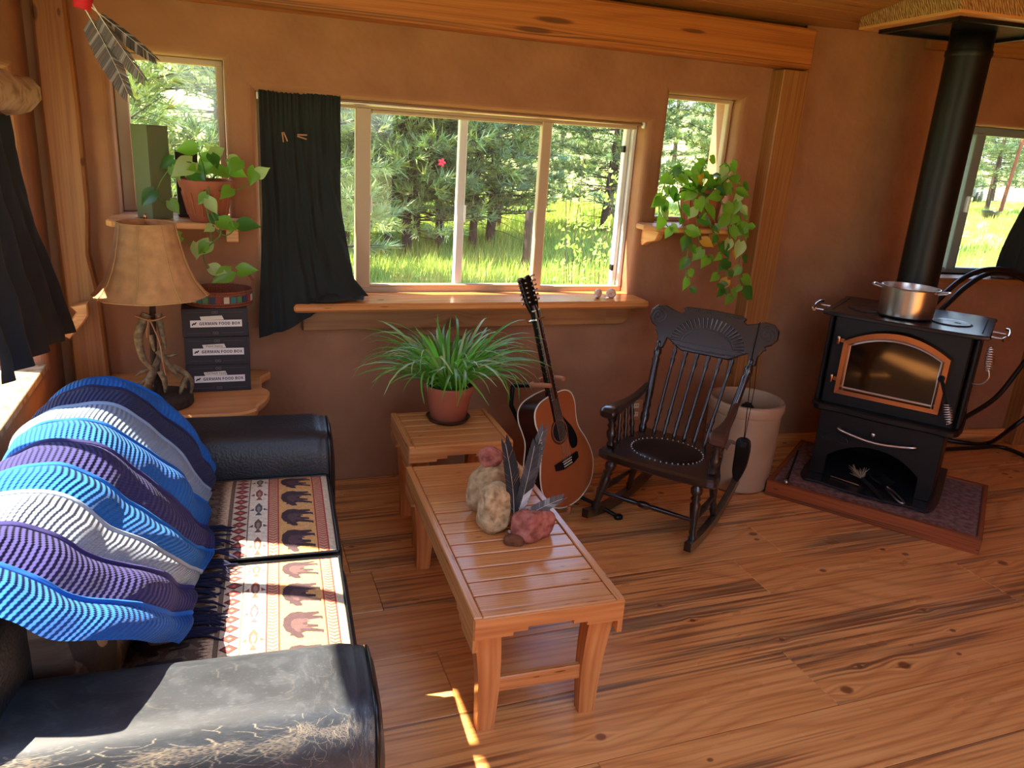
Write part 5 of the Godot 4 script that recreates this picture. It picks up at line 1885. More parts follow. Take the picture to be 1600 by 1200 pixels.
	m.tube(PackedVector3Array([Vector3(0.12, 0.006, 0.02), Vector3(0.27, 0.006, 0.045)]), [0.004], 6)
	put("shaft", m, M.bronze, wr)
	# crock
	var ck := thing("stoneware_crock", "large cream stoneware crock standing behind the rocking chair", "crock", Vector3(2.625, 0, -3.265), Basis.from_scale(Vector3(0.93, 1.0, 0.93)))
	m = MB.new()
	m.lathe([[0.0, 0.0], [0.185, 0.0], [0.197, 0.02], [0.206, 0.25], [0.208, 0.43], [0.213, 0.435], [0.219, 0.45], [0.219, 0.485], [0.213, 0.497], [0.200, 0.50], [0.192, 0.49], [0.188, 0.40], [0.185, 0.3], [0.0, 0.3]], 56)
	put("jar", m, M.stoneware, ck)
	m = MB.new()
	m.puff(Vector3(-0.02, 0.30, 0.0), Vector3(0.185, 0.10, 0.185), 0.9, Basis.IDENTITY, 40, 20, noise(33, 2.0, 3), 0.035)
	put("ash_heap", m, mat("ash", Color(0.46, 0.38, 0.33), 1.0), ck)
	for e in [Vector3(0.03, 0.42, -0.02), Vector3(-0.08, 0.41, 0.03), Vector3(0.09, 0.40, 0.05)]:
		m = MB.new()
		m.puff(e, Vector3(0.045, 0.04, 0.035), 0.8, Basis(Vector3.UP, e.x * 20.0), 14, 8, noise(34, 3.0, 2), 0.012)
		put("char_lump", m, M.soot, ck)
	# hoses behind the stove
	var routes := [
		["black hose arching from the stove back over the right window sill", [at_z(1440, 500, -3.30), at_z(1465, 470, -3.30), at_z(1505, 435, -3.30), at_z(1545, 421, -3.30), at_z(1590, 428, -3.30), at_z(1640, 460, -3.30)], 0.016],
		["second black hose arching just below the upper one by the window", [at_z(1448, 510, -3.34), at_z(1475, 480, -3.34), at_z(1512, 446, -3.34), at_z(1550, 427, -3.34), at_z(1600, 436, -3.34), at_z(1650, 470, -3.34)], 0.016],
		["black hose climbing from behind the stove to the right edge", [at_z(1480, 668, -3.2), at_z(1512, 650, -3.2), at_z(1555, 622, -3.2), at_z(1590, 580, -3.2), at_z(1630, 525, -3.2)], 0.015],
		["black hose lying on the floor right of the stove and bending up", [at_y(1478, 687, 0.02), at_y(1510, 692, 0.02), at_y(1545, 692, 0.02), at_z(1582, 668, -3.15), at_z(1630, 630, -3.10)], 0.014],
		["flat black cable on the floor behind the stove's right side", [at_y(1470, 702, 0.015), at_y(1520, 700, 0.015), at_y(1560, 698, 0.015), at_y(1592, 708, 0.015), at_y(1630, 728, 0.015)], 0.013]]
	for e in routes:
		m = MB.new()
		m.tube(curve(e[1], 8), [e[2]], 10)
		tag(put("black_hose", m, M.hose), e[0], "hose", "hoses behind the stove")


# ------------------------------------------------------------------ lamp corner
func build_lamp_corner() -> void:
	# slab shelf with a live edge
	var m := MB.new()
	var slab := curve2([Vector2(-0.62, -3.72), Vector2(-0.62, -3.15), Vector2(-0.40, -3.10), Vector2(-0.20, -3.13), Vector2(0.0, -3.12), Vector2(0.085, -3.16), Vector2(0.10, -3.22), Vector2(0.13, -3.28), Vector2(0.155, -3.40), Vector2(0.125, -3.47), Vector2(0.13, -3.60), Vector2(0.12, -3.72)], 4, true)
	m.uv0 = Vector2(0.5, 0.77)
	m.prism(slab, 0.0, 0.038, Transform3D(Basis(Vector3(1, 0, 0), Vector3(0, 0, 1), Vector3(0, 1, 0)), Vector3(0, 0.582, 0)), 0.008, 0.22)
	var sl := thing("slab_table", "live-edge pine slab table in the corner behind the sofa arm", "table", Vector3.ZERO)
	put("slab_top", m, M.pine, sl)
	for p in [Vector3(-0.5, 0.29, -3.65), Vector3(0.02, 0.29, -3.65)]:
		board("leg", p, Vector3(0.06, 0.582, 0.06), M.pine, sl, 4, 1.5)
	for p in [Vector3(-0.5, 0.29, -3.2), Vector3(0.02, 0.29, -3.28)]:
		board("leg", p, Vector3(0.05, 0.582, 0.05), M.pine, sl, 4, 1.5)
	var top := 0.620
	# lamp
	var L := thing("antler_lamp", "table lamp with parchment bell shade and antler stem", "lamp", Vector3(-0.285, top, -3.31))
	m = MB.new()
	m.lathe([[0.0, 0.0], [0.118, 0.0], [0.124, 0.008], [0.122, 0.034], [0.112, 0.042], [0.0, 0.040]], 40, Transform3D(Basis(Vector3.UP, 0.3), Vector3(0.01, 0, 0.02)))
	put("base", m, M.bark, L)
	m = MB.new()
	m.tube(PackedVector3Array([Vector3(0, 0.04, 0), Vector3(-0.01, 0.2, 0), Vector3(0, 0.40, 0), Vector3(0, 0.60, 0)]), [0.018, 0.014, 0.012, 0.009], 10)
	put("stem", m, M.bark, L)
	var ant := [
		[[Vector3(-0.02, 0.38, 0.02), Vector3(-0.055, 0.30, 0.035), Vector3(-0.045, 0.21, 0.05), Vector3(-0.005, 0.15, 0.055)], 0.021],
		[[Vector3(0.02, 0.38, 0.015), Vector3(0.03, 0.30, 0.03), Vector3(0.04, 0.24, 0.04)], 0.015],
		[[Vector3(-0.05, 0.05, 0.03), Vector3(-0.03, 0.11, 0.04), Vector3(0.0, 0.17, 0.03), Vector3(0.03, 0.26, 0.0)], 0.022],
		[[Vector3(0.01, 0.23, 0.03), Vector3(0.05, 0.17, 0.05), Vector3(0.085, 0.115, 0.055)], 0.014],
		[[Vector3(0.06, 0.16, 0.02), Vector3(0.105, 0.13, 0.03), Vector3(0.128, 0.09, 0.03), Vector3(0.122, 0.045, 0.035)], 0.015],
		[[Vector3(0.11, 0.115, 0.03), Vector3(0.092, 0.08, 0.05), Vector3(0.082, 0.05, 0.06)], 0.013],
		[[Vector3(0.015, 0.15, 0.05), Vector3(0.03, 0.11, 0.065), Vector3(0.028, 0.065, 0.07)], 0.014],
		[[Vector3(-0.03, 0.12, 0.04), Vector3(-0.06, 0.10, 0.05), Vector3(-0.085, 0.095, 0.05)], 0.010],
		[[Vector3(-0.02, 0.16, 0.03), Vector3(-0.055, 0.145, 0.04), Vector3(-0.08, 0.13, 0.045)], 0.010],
		[[Vector3(0.03, 0.20, 0.02), Vector3(0.06, 0.205, 0.02), Vector3(0.085, 0.215, 0.02)], 0.010],
		[[Vector3(-0.01, 0.30, 0.045), Vector3(-0.005, 0.26, 0.055), Vector3(0.0, 0.235, 0.055)], 0.010]]
	for a in ant:
		m = MB.new()
		var path := curve(a[0], 5)
		var radii := []
		for k in path.size(): radii.append(a[1] * (1.0 - 0.72 * pow(float(k) / (path.size() - 1), 1.6)))
		m.tube(path, radii, 9)
		put("antler_tine", m, M.antler, L)
	m = MB.new()
	m.tube(curve([Vector3(-0.06, 0.375, 0.03), Vector3(0.0, 0.36, 0.05), Vector3(0.045, 0.372, 0.03)], 4), [0.010], 6, true, 0.35)
	m.tube(curve([Vector3(-0.01, 0.365, 0.05), Vector3(0.02, 0.28, 0.068), Vector3(0.028, 0.20, 0.075), Vector3(0.035, 0.14, 0.075)], 4), [0.007, 0.009, 0.007], 6, true, 0.35)
	m.tube(curve([Vector3(-0.012, 0.365, 0.05), Vector3(-0.02, 0.33, 0.062), Vector3(-0.022, 0.295, 0.064)], 4), [0.007, 0.011, 0.007], 6, true, 0.35)
	put("rawhide_tie", m, M.rawhide, L)
	var rows := []
	var prof := [[0.106, 0.735], [0.112, 0.70], [0.120, 0.66], [0.131, 0.61], [0.147, 0.56], [0.170, 0.51], [0.198, 0.472], [0.213, 0.455]]
	for k in 2:
		for i in prof.size():
			var p: Array = prof[i] if k == 0 else prof[prof.size() - 1 - i]
			var row := PackedVector3Array()
			for j in 64:
				var th := TAU * j / 64.0 + 0.2
				var loc := fposmod(th, TAU / 8.0) - TAU / 16.0
				var r: float = (p[0] - 0.003 * k) * lerpf(1.0, cos(TAU / 16.0) / cos(loc), 0.5)
				row.append(Vector3(cos(th) * r, p[1], sin(th) * r))
			rows.append(row)
	m = MB.new()
	m.grid(rows, true, true)
	var sh := put("shade", m, M.parchment, L)
	m = MB.new()
	for j in 8:
		var th := TAU * j / 8.0 + 0.2
		var path := PackedVector3Array()
		for p in prof: path.append(Vector3(cos(th) * p[0], p[1], sin(th) * p[0]) * 1.0)
		m.tube(path, [0.0022], 5)
	for y in [[0.106, 0.735], [0.213, 0.455]]:
		var ring := PackedVector3Array()
		for j in 65:
			var th := TAU * j / 64.0 + 0.2
			var loc := fposmod(th, TAU / 8.0) - TAU / 16.0
			ring.append(Vector3(cos(th), 0, sin(th)) * (y[0] * lerpf(1.0, cos(TAU / 16.0) / cos(loc), 0.5)) + Vector3(0, y[1], 0))
		m.tube(ring, [0.003], 5, false)
	put("seams", m, mat("parchment_seam", Color(0.78, 0.60, 0.36), 0.8), sh)
	m = MB.new()
	m.tube(PackedVector3Array([Vector3(0, 0.58, 0), Vector3(0.0, 0.755, 0.0)]), [0.004], 6)
	m.tube(PackedVector3Array([Vector3(-0.105, 0.725, 0), Vector3(0.105, 0.725, 0)]), [0.002], 5)
	m.puff(Vector3(0, 0.758, 0), Vector3(0.007, 0.012, 0.007), 1.0, Basis.IDENTITY, 10, 6)
	put("finial", m, M.bronze, L)
	# three boxes
	var words := ["LEATHER Tools", "Paint Items", ""]
	var labs := ["bottom of three dark food boxes, tape reading LEATHER", "middle one of three dark food boxes stacked behind the lamp", "topmost dark food box, under the oval basket"]
	var offs := [Vector3(-0.053, 0, 0), Vector3(-0.050, 0, 0.004), Vector3(-0.060, 0, 0.002)]
	var turns := [0.0, -0.02, 0.03]
	for k in 3:
		var B := thing("food_box", labs[k], "box", Vector3(offs[k].x, top + k * 0.1235, -3.555 + offs[k].z), Basis(Vector3.UP, turns[k]), "stacked food boxes")
		m = MB.new()
		m.box(Vector3(0, 0.061, 0), Vector3(0.262, 0.1225, 0.27), Basis.IDENTITY, 0.002)
		put("carton", m, M.box_card, B)
		var z := 0.1355
		m = MB.new()
		m.box(Vector3(0.004, 0.058, z), Vector3(0.206, 0.030, 0.0008))
		var lb := put("label", m, M.paper_white, B)
		text(lb, "GERMAN FOOD BOX", 0.0128, M.print_black, Transform3D(Basis.from_scale(Vector3(0.98, 1, 1)), Vector3(0.018, 0.058, z + 0.001)), "lettering", 0.0005)
		m = MB.new()
		for j in 2:
			m.box(Vector3(-0.088 + j * 0.009, 0.058 + (j - 0.5) * 0.003, z + 0.0008), Vector3(0.005, 0.013, 0.0006), Basis(Vector3(0, 0, 1), -0.7))
		put("emblem", m, M.print_black, lb)
		m = MB.new()
		for y in [0.106, 0.017]:
			for x in [-0.068, 0.068]:
				m.box(Vector3(x, y, z), Vector3(0.092, 0.0011, 0.0006))
			for x in [-0.006, 0.006]:
				m.lathe([[0.003, 0.0], [0.0065, 0.0], [0.0065, 0.0006], [0.003, 0.0006]], 12, Transform3D(Basis(Vector3(1, 0, 0), Vector3(0, 0, 1), Vector3(0, -1, 0)), Vector3(x, y, z)))
		put("printed_lines", m, M.box_line, B)
		m = MB.new()
		m.prism(PackedVector2Array([Vector2(-0.045, 0.0), Vector2(0.045, 0.0), Vector2(0.038, 0.018), Vector2(-0.050, 0.016)]), z, z + 0.0012, Transform3D(Basis(Vector3(0, 0, 1), 0.02), Vector3(-0.01, 0.074, 0)))
		var tp := put("tape", m, M.tape, B)
		if words[k]: text(tp, words[k], 0.0095, M.print_black, Transform3D(Basis.IDENTITY, Vector3(-0.012, 0.083, z + 0.0013)), "handwriting", 0.0004, false)
	# basket
	var kb := thing("oval_basket", "oval wicker basket with a coloured band on the top box", "basket", Vector3(-0.035, top + 0.372, -3.53))
	m = MB.new()
	m.lathe([[0.0, 0.0], [0.125, 0.0], [0.132, 0.012], [0.136, 0.060], [0.129, 0.060], [0.124, 0.010], [0.0, 0.008]], 40, Transform3D.IDENTITY, 0.78)
	put("bowl", m, M.wicker, kb)
	m = MB.new()
	for y in [0.002, 0.012, 0.048, 0.060]:
		var ring := PackedVector3Array()
		for j in 41:
			var th := TAU * j / 40.0
			ring.append(Vector3(cos(th) * 0.134, y, sin(th) * 0.134 * 0.78))
		m.tube(ring, [0.0048], 6, false)
	put("woven_rim", m, M.wicker, kb)
	var cc := [Color(0.20, 0.42, 0.42), Color(0.52, 0.18, 0.16), Color(0.28, 0.45, 0.30), Color(0.75, 0.68, 0.58), Color(0.16, 0.20, 0.28)]
	var cm := []
	for k in 5: cm.append(mat("band_%d" % k, cc[k], 0.7))
	for j in 30:
		var th := TAU * (j + 0.5) / 30.0
		m = MB.new()
		var p := Vector3(cos(th) * 0.1365, 0.030, sin(th) * 0.1365 * 0.78)
		var nrm := Vector3(cos(th), 0, sin(th) / 0.78).normalized()
		m.box(p, Vector3(0.022, 0.028, 0.003), Basis(Vector3.UP.cross(nrm), Vector3.UP, nrm))
		put("band_patch", m, cm[(j * 3) % 5], kb)
	m = MB.new()
	m.tube(curve([Vector3(0.134, 0.06, 0.0), Vector3(0.140, 0.095, 0.0), Vector3(0.126, 0.12, 0.0)], 4), [0.006], 6)
	put("handle", m, M.wicker, kb)
	# window shelves
	var sf := thing("window_shelf", "pine shelf below the left small window holding a pothos", "shelf", Vector3.ZERO)
	m = MB.new()
	m.uv0 = Vector2(0.1, 0.03)
	m.prism(PackedVector2Array([Vector2(-0.455, -3.90), Vector2(-0.455, -3.56), Vector2(-0.43, -3.52), Vector2(0.07, -3.50), Vector2(0.10, -3.53), Vector2(0.10, -3.735), Vector2(0.02, -3.735), Vector2(0.02, -3.90)]), 0.0, 0.026, Transform3D(Basis(Vector3(1, 0, 0), Vector3(0, 0, 1), Vector3(0, 1, 0)), Vector3(0, 1.308, 0)), 0.004, 0.4)
	put("shelf_board", m, M.pine, sf)
	for x in [-0.36, 0.03]:
		board("bracket", Vector3(x, 1.277, -3.66), Vector3(0.05, 0.06, 0.16), M.pine, sf, 4, 1.5)
	sf = thing("window_shelf", "round-fronted pine shelf below the right small window", "shelf", Vector3.ZERO)
	m = MB.new()
	m.uv0 = Vector2(0.3, 0.28)
	m.prism(PackedVector2Array([Vector2(2.22, -3.90), Vector2(2.22, -3.735), Vector2(2.10, -3.735), Vector2(2.06, -3.68), Vector2(2.06, -3.60), Vector2(2.10, -3.53), Vector2(2.20, -3.495), Vector2(2.52, -3.495), Vector2(2.62, -3.53), Vector2(2.66, -3.60), Vector2(2.66, -3.90)]), 0.0, 0.026, Transform3D(Basis(Vector3(1, 0, 0), Vector3(0, 0, 1), Vector3(0, 1, 0)), Vector3(0, 1.343, 0)), 0.006, 0.4)
	put("shelf_board", m, M.pine, sf)
	for x in [2.15, 2.58]:
		m = MB.new()
		m.prism(curve2([Vector2(-3.735, 1.343), Vector2(-3.735, 1.25), Vector2(-3.68, 1.27), Vector2(-3.60, 1.29), Vector2(-3.575, 1.32), Vector2(-3.58, 1.343)], 3, true), x - 0.018, x + 0.018, Transform3D(Basis(Vector3(0, 0, 1), Vector3.UP, Vector3(1, 0, 0)), Vector3.ZERO), 0.003, 0.4)
		put("bracket", m, M.pine, sf)
	# boxes in the left window
	var gb := thing("green_carton", "tall olive green carton standing in the left small window", "box", Vector3(-0.275, 1.335, -3.66), Basis(Vector3.UP, 0.62))
	m = MB.new()
	m.box(Vector3(0, 0.188, 0), Vector3(0.095, 0.375, 0.115), Basis.IDENTITY, 0.002)
	put("carton", m, M.green_card, gb)
	m = MB.new()
	m.box(Vector3(0.0, 0.376, 0), Vector3(0.097, 0.003, 0.117), Basis.IDENTITY, 0.001)
	put("lid", m, M.green_card, gb)
	gb = thing("dark_carton", "narrow dark brown carton behind the left pothos pot", "box", Vector3(-0.145, 1.335, -3.76), Basis(Vector3.UP, 0.1))
	m = MB.new()
	m.box(Vector3(0, 0.14, 0), Vector3(0.09, 0.28, 0.07), Basis.IDENTITY, 0.002)
	put("carton", m, M.dark_card, gb)
	# plants
	var c := Vector3(-0.065, 1.335, -3.605)
	var z := -3.50
	build_pothos("hanging_pothos", "pothos with few bright leaves trailing from the left shelf", c, [0.072, 0.108, 0.172], [
		[c + Vector3(0, 0.15, 0.02), at_z(300, 255, z), at_z(268, 262, z), at_z(245, 300, z), at_z(262, 318, z)],
		[c + Vector3(0, 0.15, 0.04), at_z(325, 290, z), at_z(330, 330, z), at_z(345, 365, -3.46), at_z(318, 395, -3.46), at_z(335, 432, -3.46), at_z(370, 425, -3.46)],
		[c + Vector3(0.02, 0.15, 0.04), at_z(352, 300, z), at_z(385, 290, z), at_z(402, 268, z)],
		[c + Vector3(0, 0.15, 0.04), at_z(320, 300, z), at_z(328, 345, -3.47), at_z(352, 368, -3.46), at_z(372, 352, -3.46)],
		[c + Vector3(0, 0.15, 0.0), at_z(318, 262, -3.58), at_z(310, 235, -3.58)],
		[c + Vector3(0, 0.15, 0.0), at_z(345, 268, -3.56), at_z(378, 255, -3.56)],
		[c + Vector3(0.0, 0.15, 0.03), at_z(330, 390, -3.47), at_z(305, 385, -3.46), at_z(285, 372, -3.46)]], 0.084, 1.25, 301, 10)
	c = Vector3(2.395, 1.37, -3.61)
	z = -3.47
	build_pothos("hanging_pothos", "dense pothos cascading from the right window shelf", c, [0.085, 0.115, 0.195], [
		[c + Vector3(0, 0.17, 0.03), at_z(1060, 265, z), at_z(1040, 285, z), at_z(1030, 330, z), at_z(1048, 360, z)],
		[c + Vector3(0, 0.17, 0.05), at_z(1062, 300, z), at_z(1066, 345, z), at_z(1075, 385, z), at_z(1072, 420, z), at_z(1075, 452, z)],
		[c + Vector3(0, 0.17, 0.05), at_z(1085, 300, -3.46), at_z(1090, 350, z), at_z(1095, 390, z), at_z(1105, 405, z)],
		[c + Vector3(0.02, 0.17, 0.05), at_z(1120, 300, z), at_z(1135, 340, z), at_z(1140, 390, z), at_z(1135, 430, z), at_z(1142, 465, z)],
		[c + Vector3(0.03, 0.17, 0.04), at_z(1140, 290, z), at_z(1155, 330, z), at_z(1158, 370, z), at_z(1155, 420, z), at_z(1158, 455, z)],
		[c + Vector3(0.04, 0.17, 0.03), at_z(1145, 275, z), at_z(1158, 300, z), at_z(1150, 350, z), at_z(1165, 355, z)],
		[c + Vector3(0, 0.17, 0.0), at_z(1095, 270, -3.55), at_z(1105, 250, -3.55)],
		[c + Vector3(0.02, 0.17, 0.0), at_z(1125, 275, -3.55), at_z(1138, 258, -3.55)],
		[c + Vector3(-0.02, 0.17, 0.02), at_z(1070, 285, -3.52), at_z(1055, 275, -3.5), at_z(1042, 300, z), at_z(1030, 318, z)],
		[c + Vector3(0.0, 0.17, 0.05), at_z(1100, 330, z), at_z(1118, 370, z), at_z(1125, 400, z), at_z(1120, 440, z), at_z(1128, 455, z)]], 0.074, 0.62, 302, 14)


# ------------------------------------------------------------------ curtains and rods
func build_curtains() -> void:
	var rod := thing("curtain_rod", "thin metal curtain rod along the top of the wide window", "rod", Vector3(0, 0, 0))
	var m := MB.new()
	m.tube(PackedVector3Array([Vector3(0.158, 1.862, -3.782), Vector3(2.098, 1.868, -3.782)]), [0.007], 10)
	put("tube", m, M.steel, rod)
	for x in [0.160, 2.094]:
		m = MB.new()
		m.puff(Vector3(x, 1.866, -3.782), Vector3(0.006, 0.016, 0.016), 0.6, Basis.IDENTITY, 12, 8)
		put("socket", m, M.frame_white, rod)
	var cur := thing("window_curtain", "dark green-black curtain gathered at the left of the wide window", "curtain", Vector3.ZERO)
	var nz := noise(41, 1.5, 2)
	var rows := []
	var R := 44
	var C := 110
	for i in R + 1:
		var v := float(i) / R
		var row := PackedVector3Array()
		for j in C + 1:
			var u := float(j) / C
			# bottom outline: the left side hangs in front of the apron, the right side lies on the sill
			var low := lerpf(0.815, 0.855, u / 0.30) if u < 0.30 else lerpf(0.855, 0.990, clampf((u - 0.30) / 0.5, 0, 1))
			var y := lerpf(1.888, low, v)
			var spread := smoothstep(0.45, 1.0, v)
			var x := lerpf(lerpf(0.165, 0.518, u), lerpf(0.125, 0.565, u), spread)
			if v > 0.9: x += (v - 0.9) * 10.0 * 0.07 * pow(u, 3.0)
			var forward := smoothstep(0.55, 0.93, v) * 0.185
			if u > 0.35: forward *= lerpf(1.0, 0.60, (u - 0.35) / 0.65)
			var amp := lerpf(0.004, 0.010, minf(1.0, v * 2.0)) * (0.45 + 0.8 * absf(nz.get_noise_2d(u * 2.5 + 31.0, v * 0.4)))
			var fold := sin(u * TAU * (9.0 - 4.0 * v) + 4.0 * nz.get_noise_2d(u * 2.0, v * 0.5)) * amp + 0.018 * nz.get_noise_2d(u * 2.2 + 9.0, v * 0.8)
			if v < 0.16: fold += sin(u * 120.0 + 3.0 * nz.get_noise_2d(u * 9.0, 3.0)) * 0.005 * (1.0 - v / 0.16)
			if v < 0.045: y += 0.004 * nz.get_noise_2d(u * 40.0, 5.0)
			var z := -3.752 + forward + fold
			row.append(Vector3(x, y, maxf(z, -3.768)))
		rows.append(row)
	m = MB.new()
	m.grid(rows)
	put("drape", m, M.curtain_cloth, cur)
	m = MB.new()      # the end of the cloth heaped on the sill
	rows = []
	for i in 15:
		var v := i / 14.0
		var row := PackedVector3Array()
		for j in 19:
			var u := j / 18.0
			var h := 0.012 + 0.045 * sin(PI * v) * (1.0 - 0.6 * u) * (0.6 + 0.6 * absf(sin(u * 5.0 + v * 3.0)))
			row.append(Vector3(lerpf(0.36, 0.63 - 0.05 * absf(v - 0.4), u), 0.972 + h, lerpf(-3.80, -3.575 + 0.03 * sin(u * 6.0), v)))
		rows.append(row)
	m.grid(rows)
	put("heaped_hem", m, M.curtain_cloth, cur)
	for e in [[444, 214, 0.25, "wooden clothes peg standing upright on the dark curtain"], [472, 213, 1.45, "wooden clothes peg lying sideways on the dark curtain"]]:
		var p := at_z(e[0], e[1], -3.715)
		var pg := thing("clothes_peg", e[3], "peg", p, Basis(Vector3(0, 0, 1), e[2]), "pegs on the curtain")
		for s in [-1.0, 1.0]:
			m = MB.new()
			m.box(Vector3(s * 0.006, 0, 0), Vector3(0.006, 0.042, 0.008), Basis(Vector3(0, 0, 1), s * 0.14), 0.001)
			put("leg", m, M.rawhide, pg)
	# left curtain and its log header
	var lg := thing("log_header", "pale peeled log across the top of the left window", "log", Vector3.ZERO)
	m = MB.new()
	var lp := []
	for k in 8: lp.append(Vector3(-0.632 + 0.006 * sin(k * 2.1), 1.79 + 0.008 * cos(k * 1.7), lerpf(-3.235, -2.56, k / 7.0)))
	var lr := []
	for k in 8: lr.append(0.062 + 0.006 * sin(k * 3.3))
	lr[0] = 0.058
	m.tube(PackedVector3Array(lp), lr, 9)
	put("timber", m, M.birch, lg)
	cur = thing("window_curtain", "charcoal curtain hanging from the log in the left window", "curtain", Vector3.ZERO)
	rows = []
	for i in 41:
		var v := i / 40.0
		var row := PackedVector3Array()
		for j in 61:
			var u := j / 60.0
			var zt := lerpf(-3.14, -2.56, u)
			var zb := lerpf(-3.56, -2.58, u)
			var sweep := pow(v, 1.3)
			var zz := lerpf(zt, zb, sweep)
			var y := lerpf(1.735, 0.865 + 0.085 * u, v)
			var x := -0.668 + 0.045 * smoothstep(0.2, 1.0, v) * (1.0 - u * 0.7) + 0.020 * sin(u * 26.0 + v * 2.0) * (0.5 + 0.5 * v) + 0.012 * nz.get_noise_2d(u * 5.0, v * 2.0 + 7.0)
			row.append(Vector3(maxf(x, -0.688), y, zz))
		rows.append(row)
	m = MB.new()
	m.grid(rows)
	put("drape", m, M.grey_cloth, cur)
	m = MB.new()
	m.tube(PackedVector3Array([Vector3(-0.664, 1.728, -3.18), Vector3(-0.664, 1.728, -2.57)]), [0.007], 8)
	put("rod", m, M.bronze, cur)
	var pg2 := thing("wooden_stub", "splintered wood stub sticking out of the left corner post", "wood", Vector3(-0.60, 0.93, -3.60))
	m = MB.new()
	m.prism(PackedVector2Array([Vector2(-0.06, -0.085), Vector2(-0.035, -0.10), Vector2(0.025, -0.03), Vector2(0.045, 0.0), Vector2(0.045, 0.055), Vector2(-0.02, 0.040), Vector2(0.0, 0.015), Vector2(-0.04, -0.04)]), -0.03, 0.03, Transform3D.IDENTITY, 0.006)
	put("chunk", m, M.pine, pg2)
	# right curtain
	var dir := Vector3(1, 0, 0.12).normalized()
	var br := Basis(dir, Vector3.UP, dir.cross(Vector3.UP))
	cur = thing("window_curtain", "dark green curtain at the right edge, in the far right window", "curtain", Vector3(2.97, 0, -3.70), br)
	rows = []
	for i in 31:
		var v := i / 30.0
		var row := PackedVector3Array()
		for j in 41:
			var u := j / 40.0
			var x0 := lerpf(1.76, 1.545, smoothstep(0.0, 0.95, v))
			row.append(Vector3(lerpf(x0, 2.15, u), lerpf(1.985, 1.135, v), 0.035 + 0.02 * sin(u * 30.0 + v)))
		rows.append(row)
	m = MB.new()
	m.grid(rows)
	put("drape", m, M.curtain_cloth, cur)
	var rag := thing("grey_cloth", "crumpled grey cloth on the far right window sill", "cloth", Vector3(2.97, 1.12, -3.70) + dir * 1.62, br)
	m = MB.new()
	m.puff(Vector3(0, 0.028, 0.05), Vector3(0.11, 0.03, 0.05), 0.8, Basis.IDENTITY, 28, 14, noise(55, 2.5, 3), 0.03)
	put("heap", m, mat("grey_rag", Color(0.42, 0.42, 0.48), 0.9), rag)


# ------------------------------------------------------------------ feathers, stones, small things
func feather_part(parent: Node, length: float, width: float, dark: Color, pale: Color, bend: float, bars: int, sd: int, tip_white := false) -> Node3D:
	var o := Node3D.new()
	o.name = "feather"
	parent.add_child(o, true)
	var r := RandomNumberGenerator.new()
	r.seed = sd
	var rach := func(q: float) -> Vector3: return Vector3(bend * q * q, q * length, 0.02 * sin(q * PI))
	for side in [-1.0, 1.0]:
		var m := MB.new()
		m.use_col = true
		var cnt := 90
		for k in cnt:
			var q := lerpf(0.16, 1.0, float(k) / cnt)
			var q2 := lerpf(0.16, 1.0, (k + 1.0) / cnt)
			if r.randf() < 0.05: continue
			var w: float = width * (0.55 if side < 0 else 1.0) * pow(sin(PI * clampf(0.10 + q * 0.86, 0, 1)), 0.5) * r.randf_range(0.90, 1.0)
			var a: Vector3 = rach.call(q)
			var b: Vector3 = rach.call(minf(q2, 1.0))
			var up := length * 0.085
			var stripe := sin(q * bars * TAU) > 0.72
			m.tint = (dark.lerp(pale, 0.5) if stripe else dark) * r.randf_range(0.75, 1.25)
			if tip_white and q < 0.42 and side > 0.0: m.tint = Color(0.72, 0.72, 0.70) * r.randf_range(0.8, 1.05)
			var oa := a + Vector3(side * w, up, -0.006)
			var ob := b + Vector3(side * w * 0.98, up, -0.006)
			m.quad(a, b, ob, oa)
			m.quad(a + Vector3(0, 0, -0.0012), oa + Vector3(0, 0, -0.0012), ob + Vector3(0, 0, -0.0012), b + Vector3(0, 0, -0.0012))
		put("vane", m, M.feather, o)
	var m2 := MB.new()
	var path := PackedVector3Array()
	for k in 11: path.append(rach.call(k / 10.0) + Vector3(0, 0, 0.001))
	m2.tube(path, [0.0022, 0.002, 0.0016, 0.001, 0.0006], 5)
	put("quill", m2, M.quill, o)
	return o


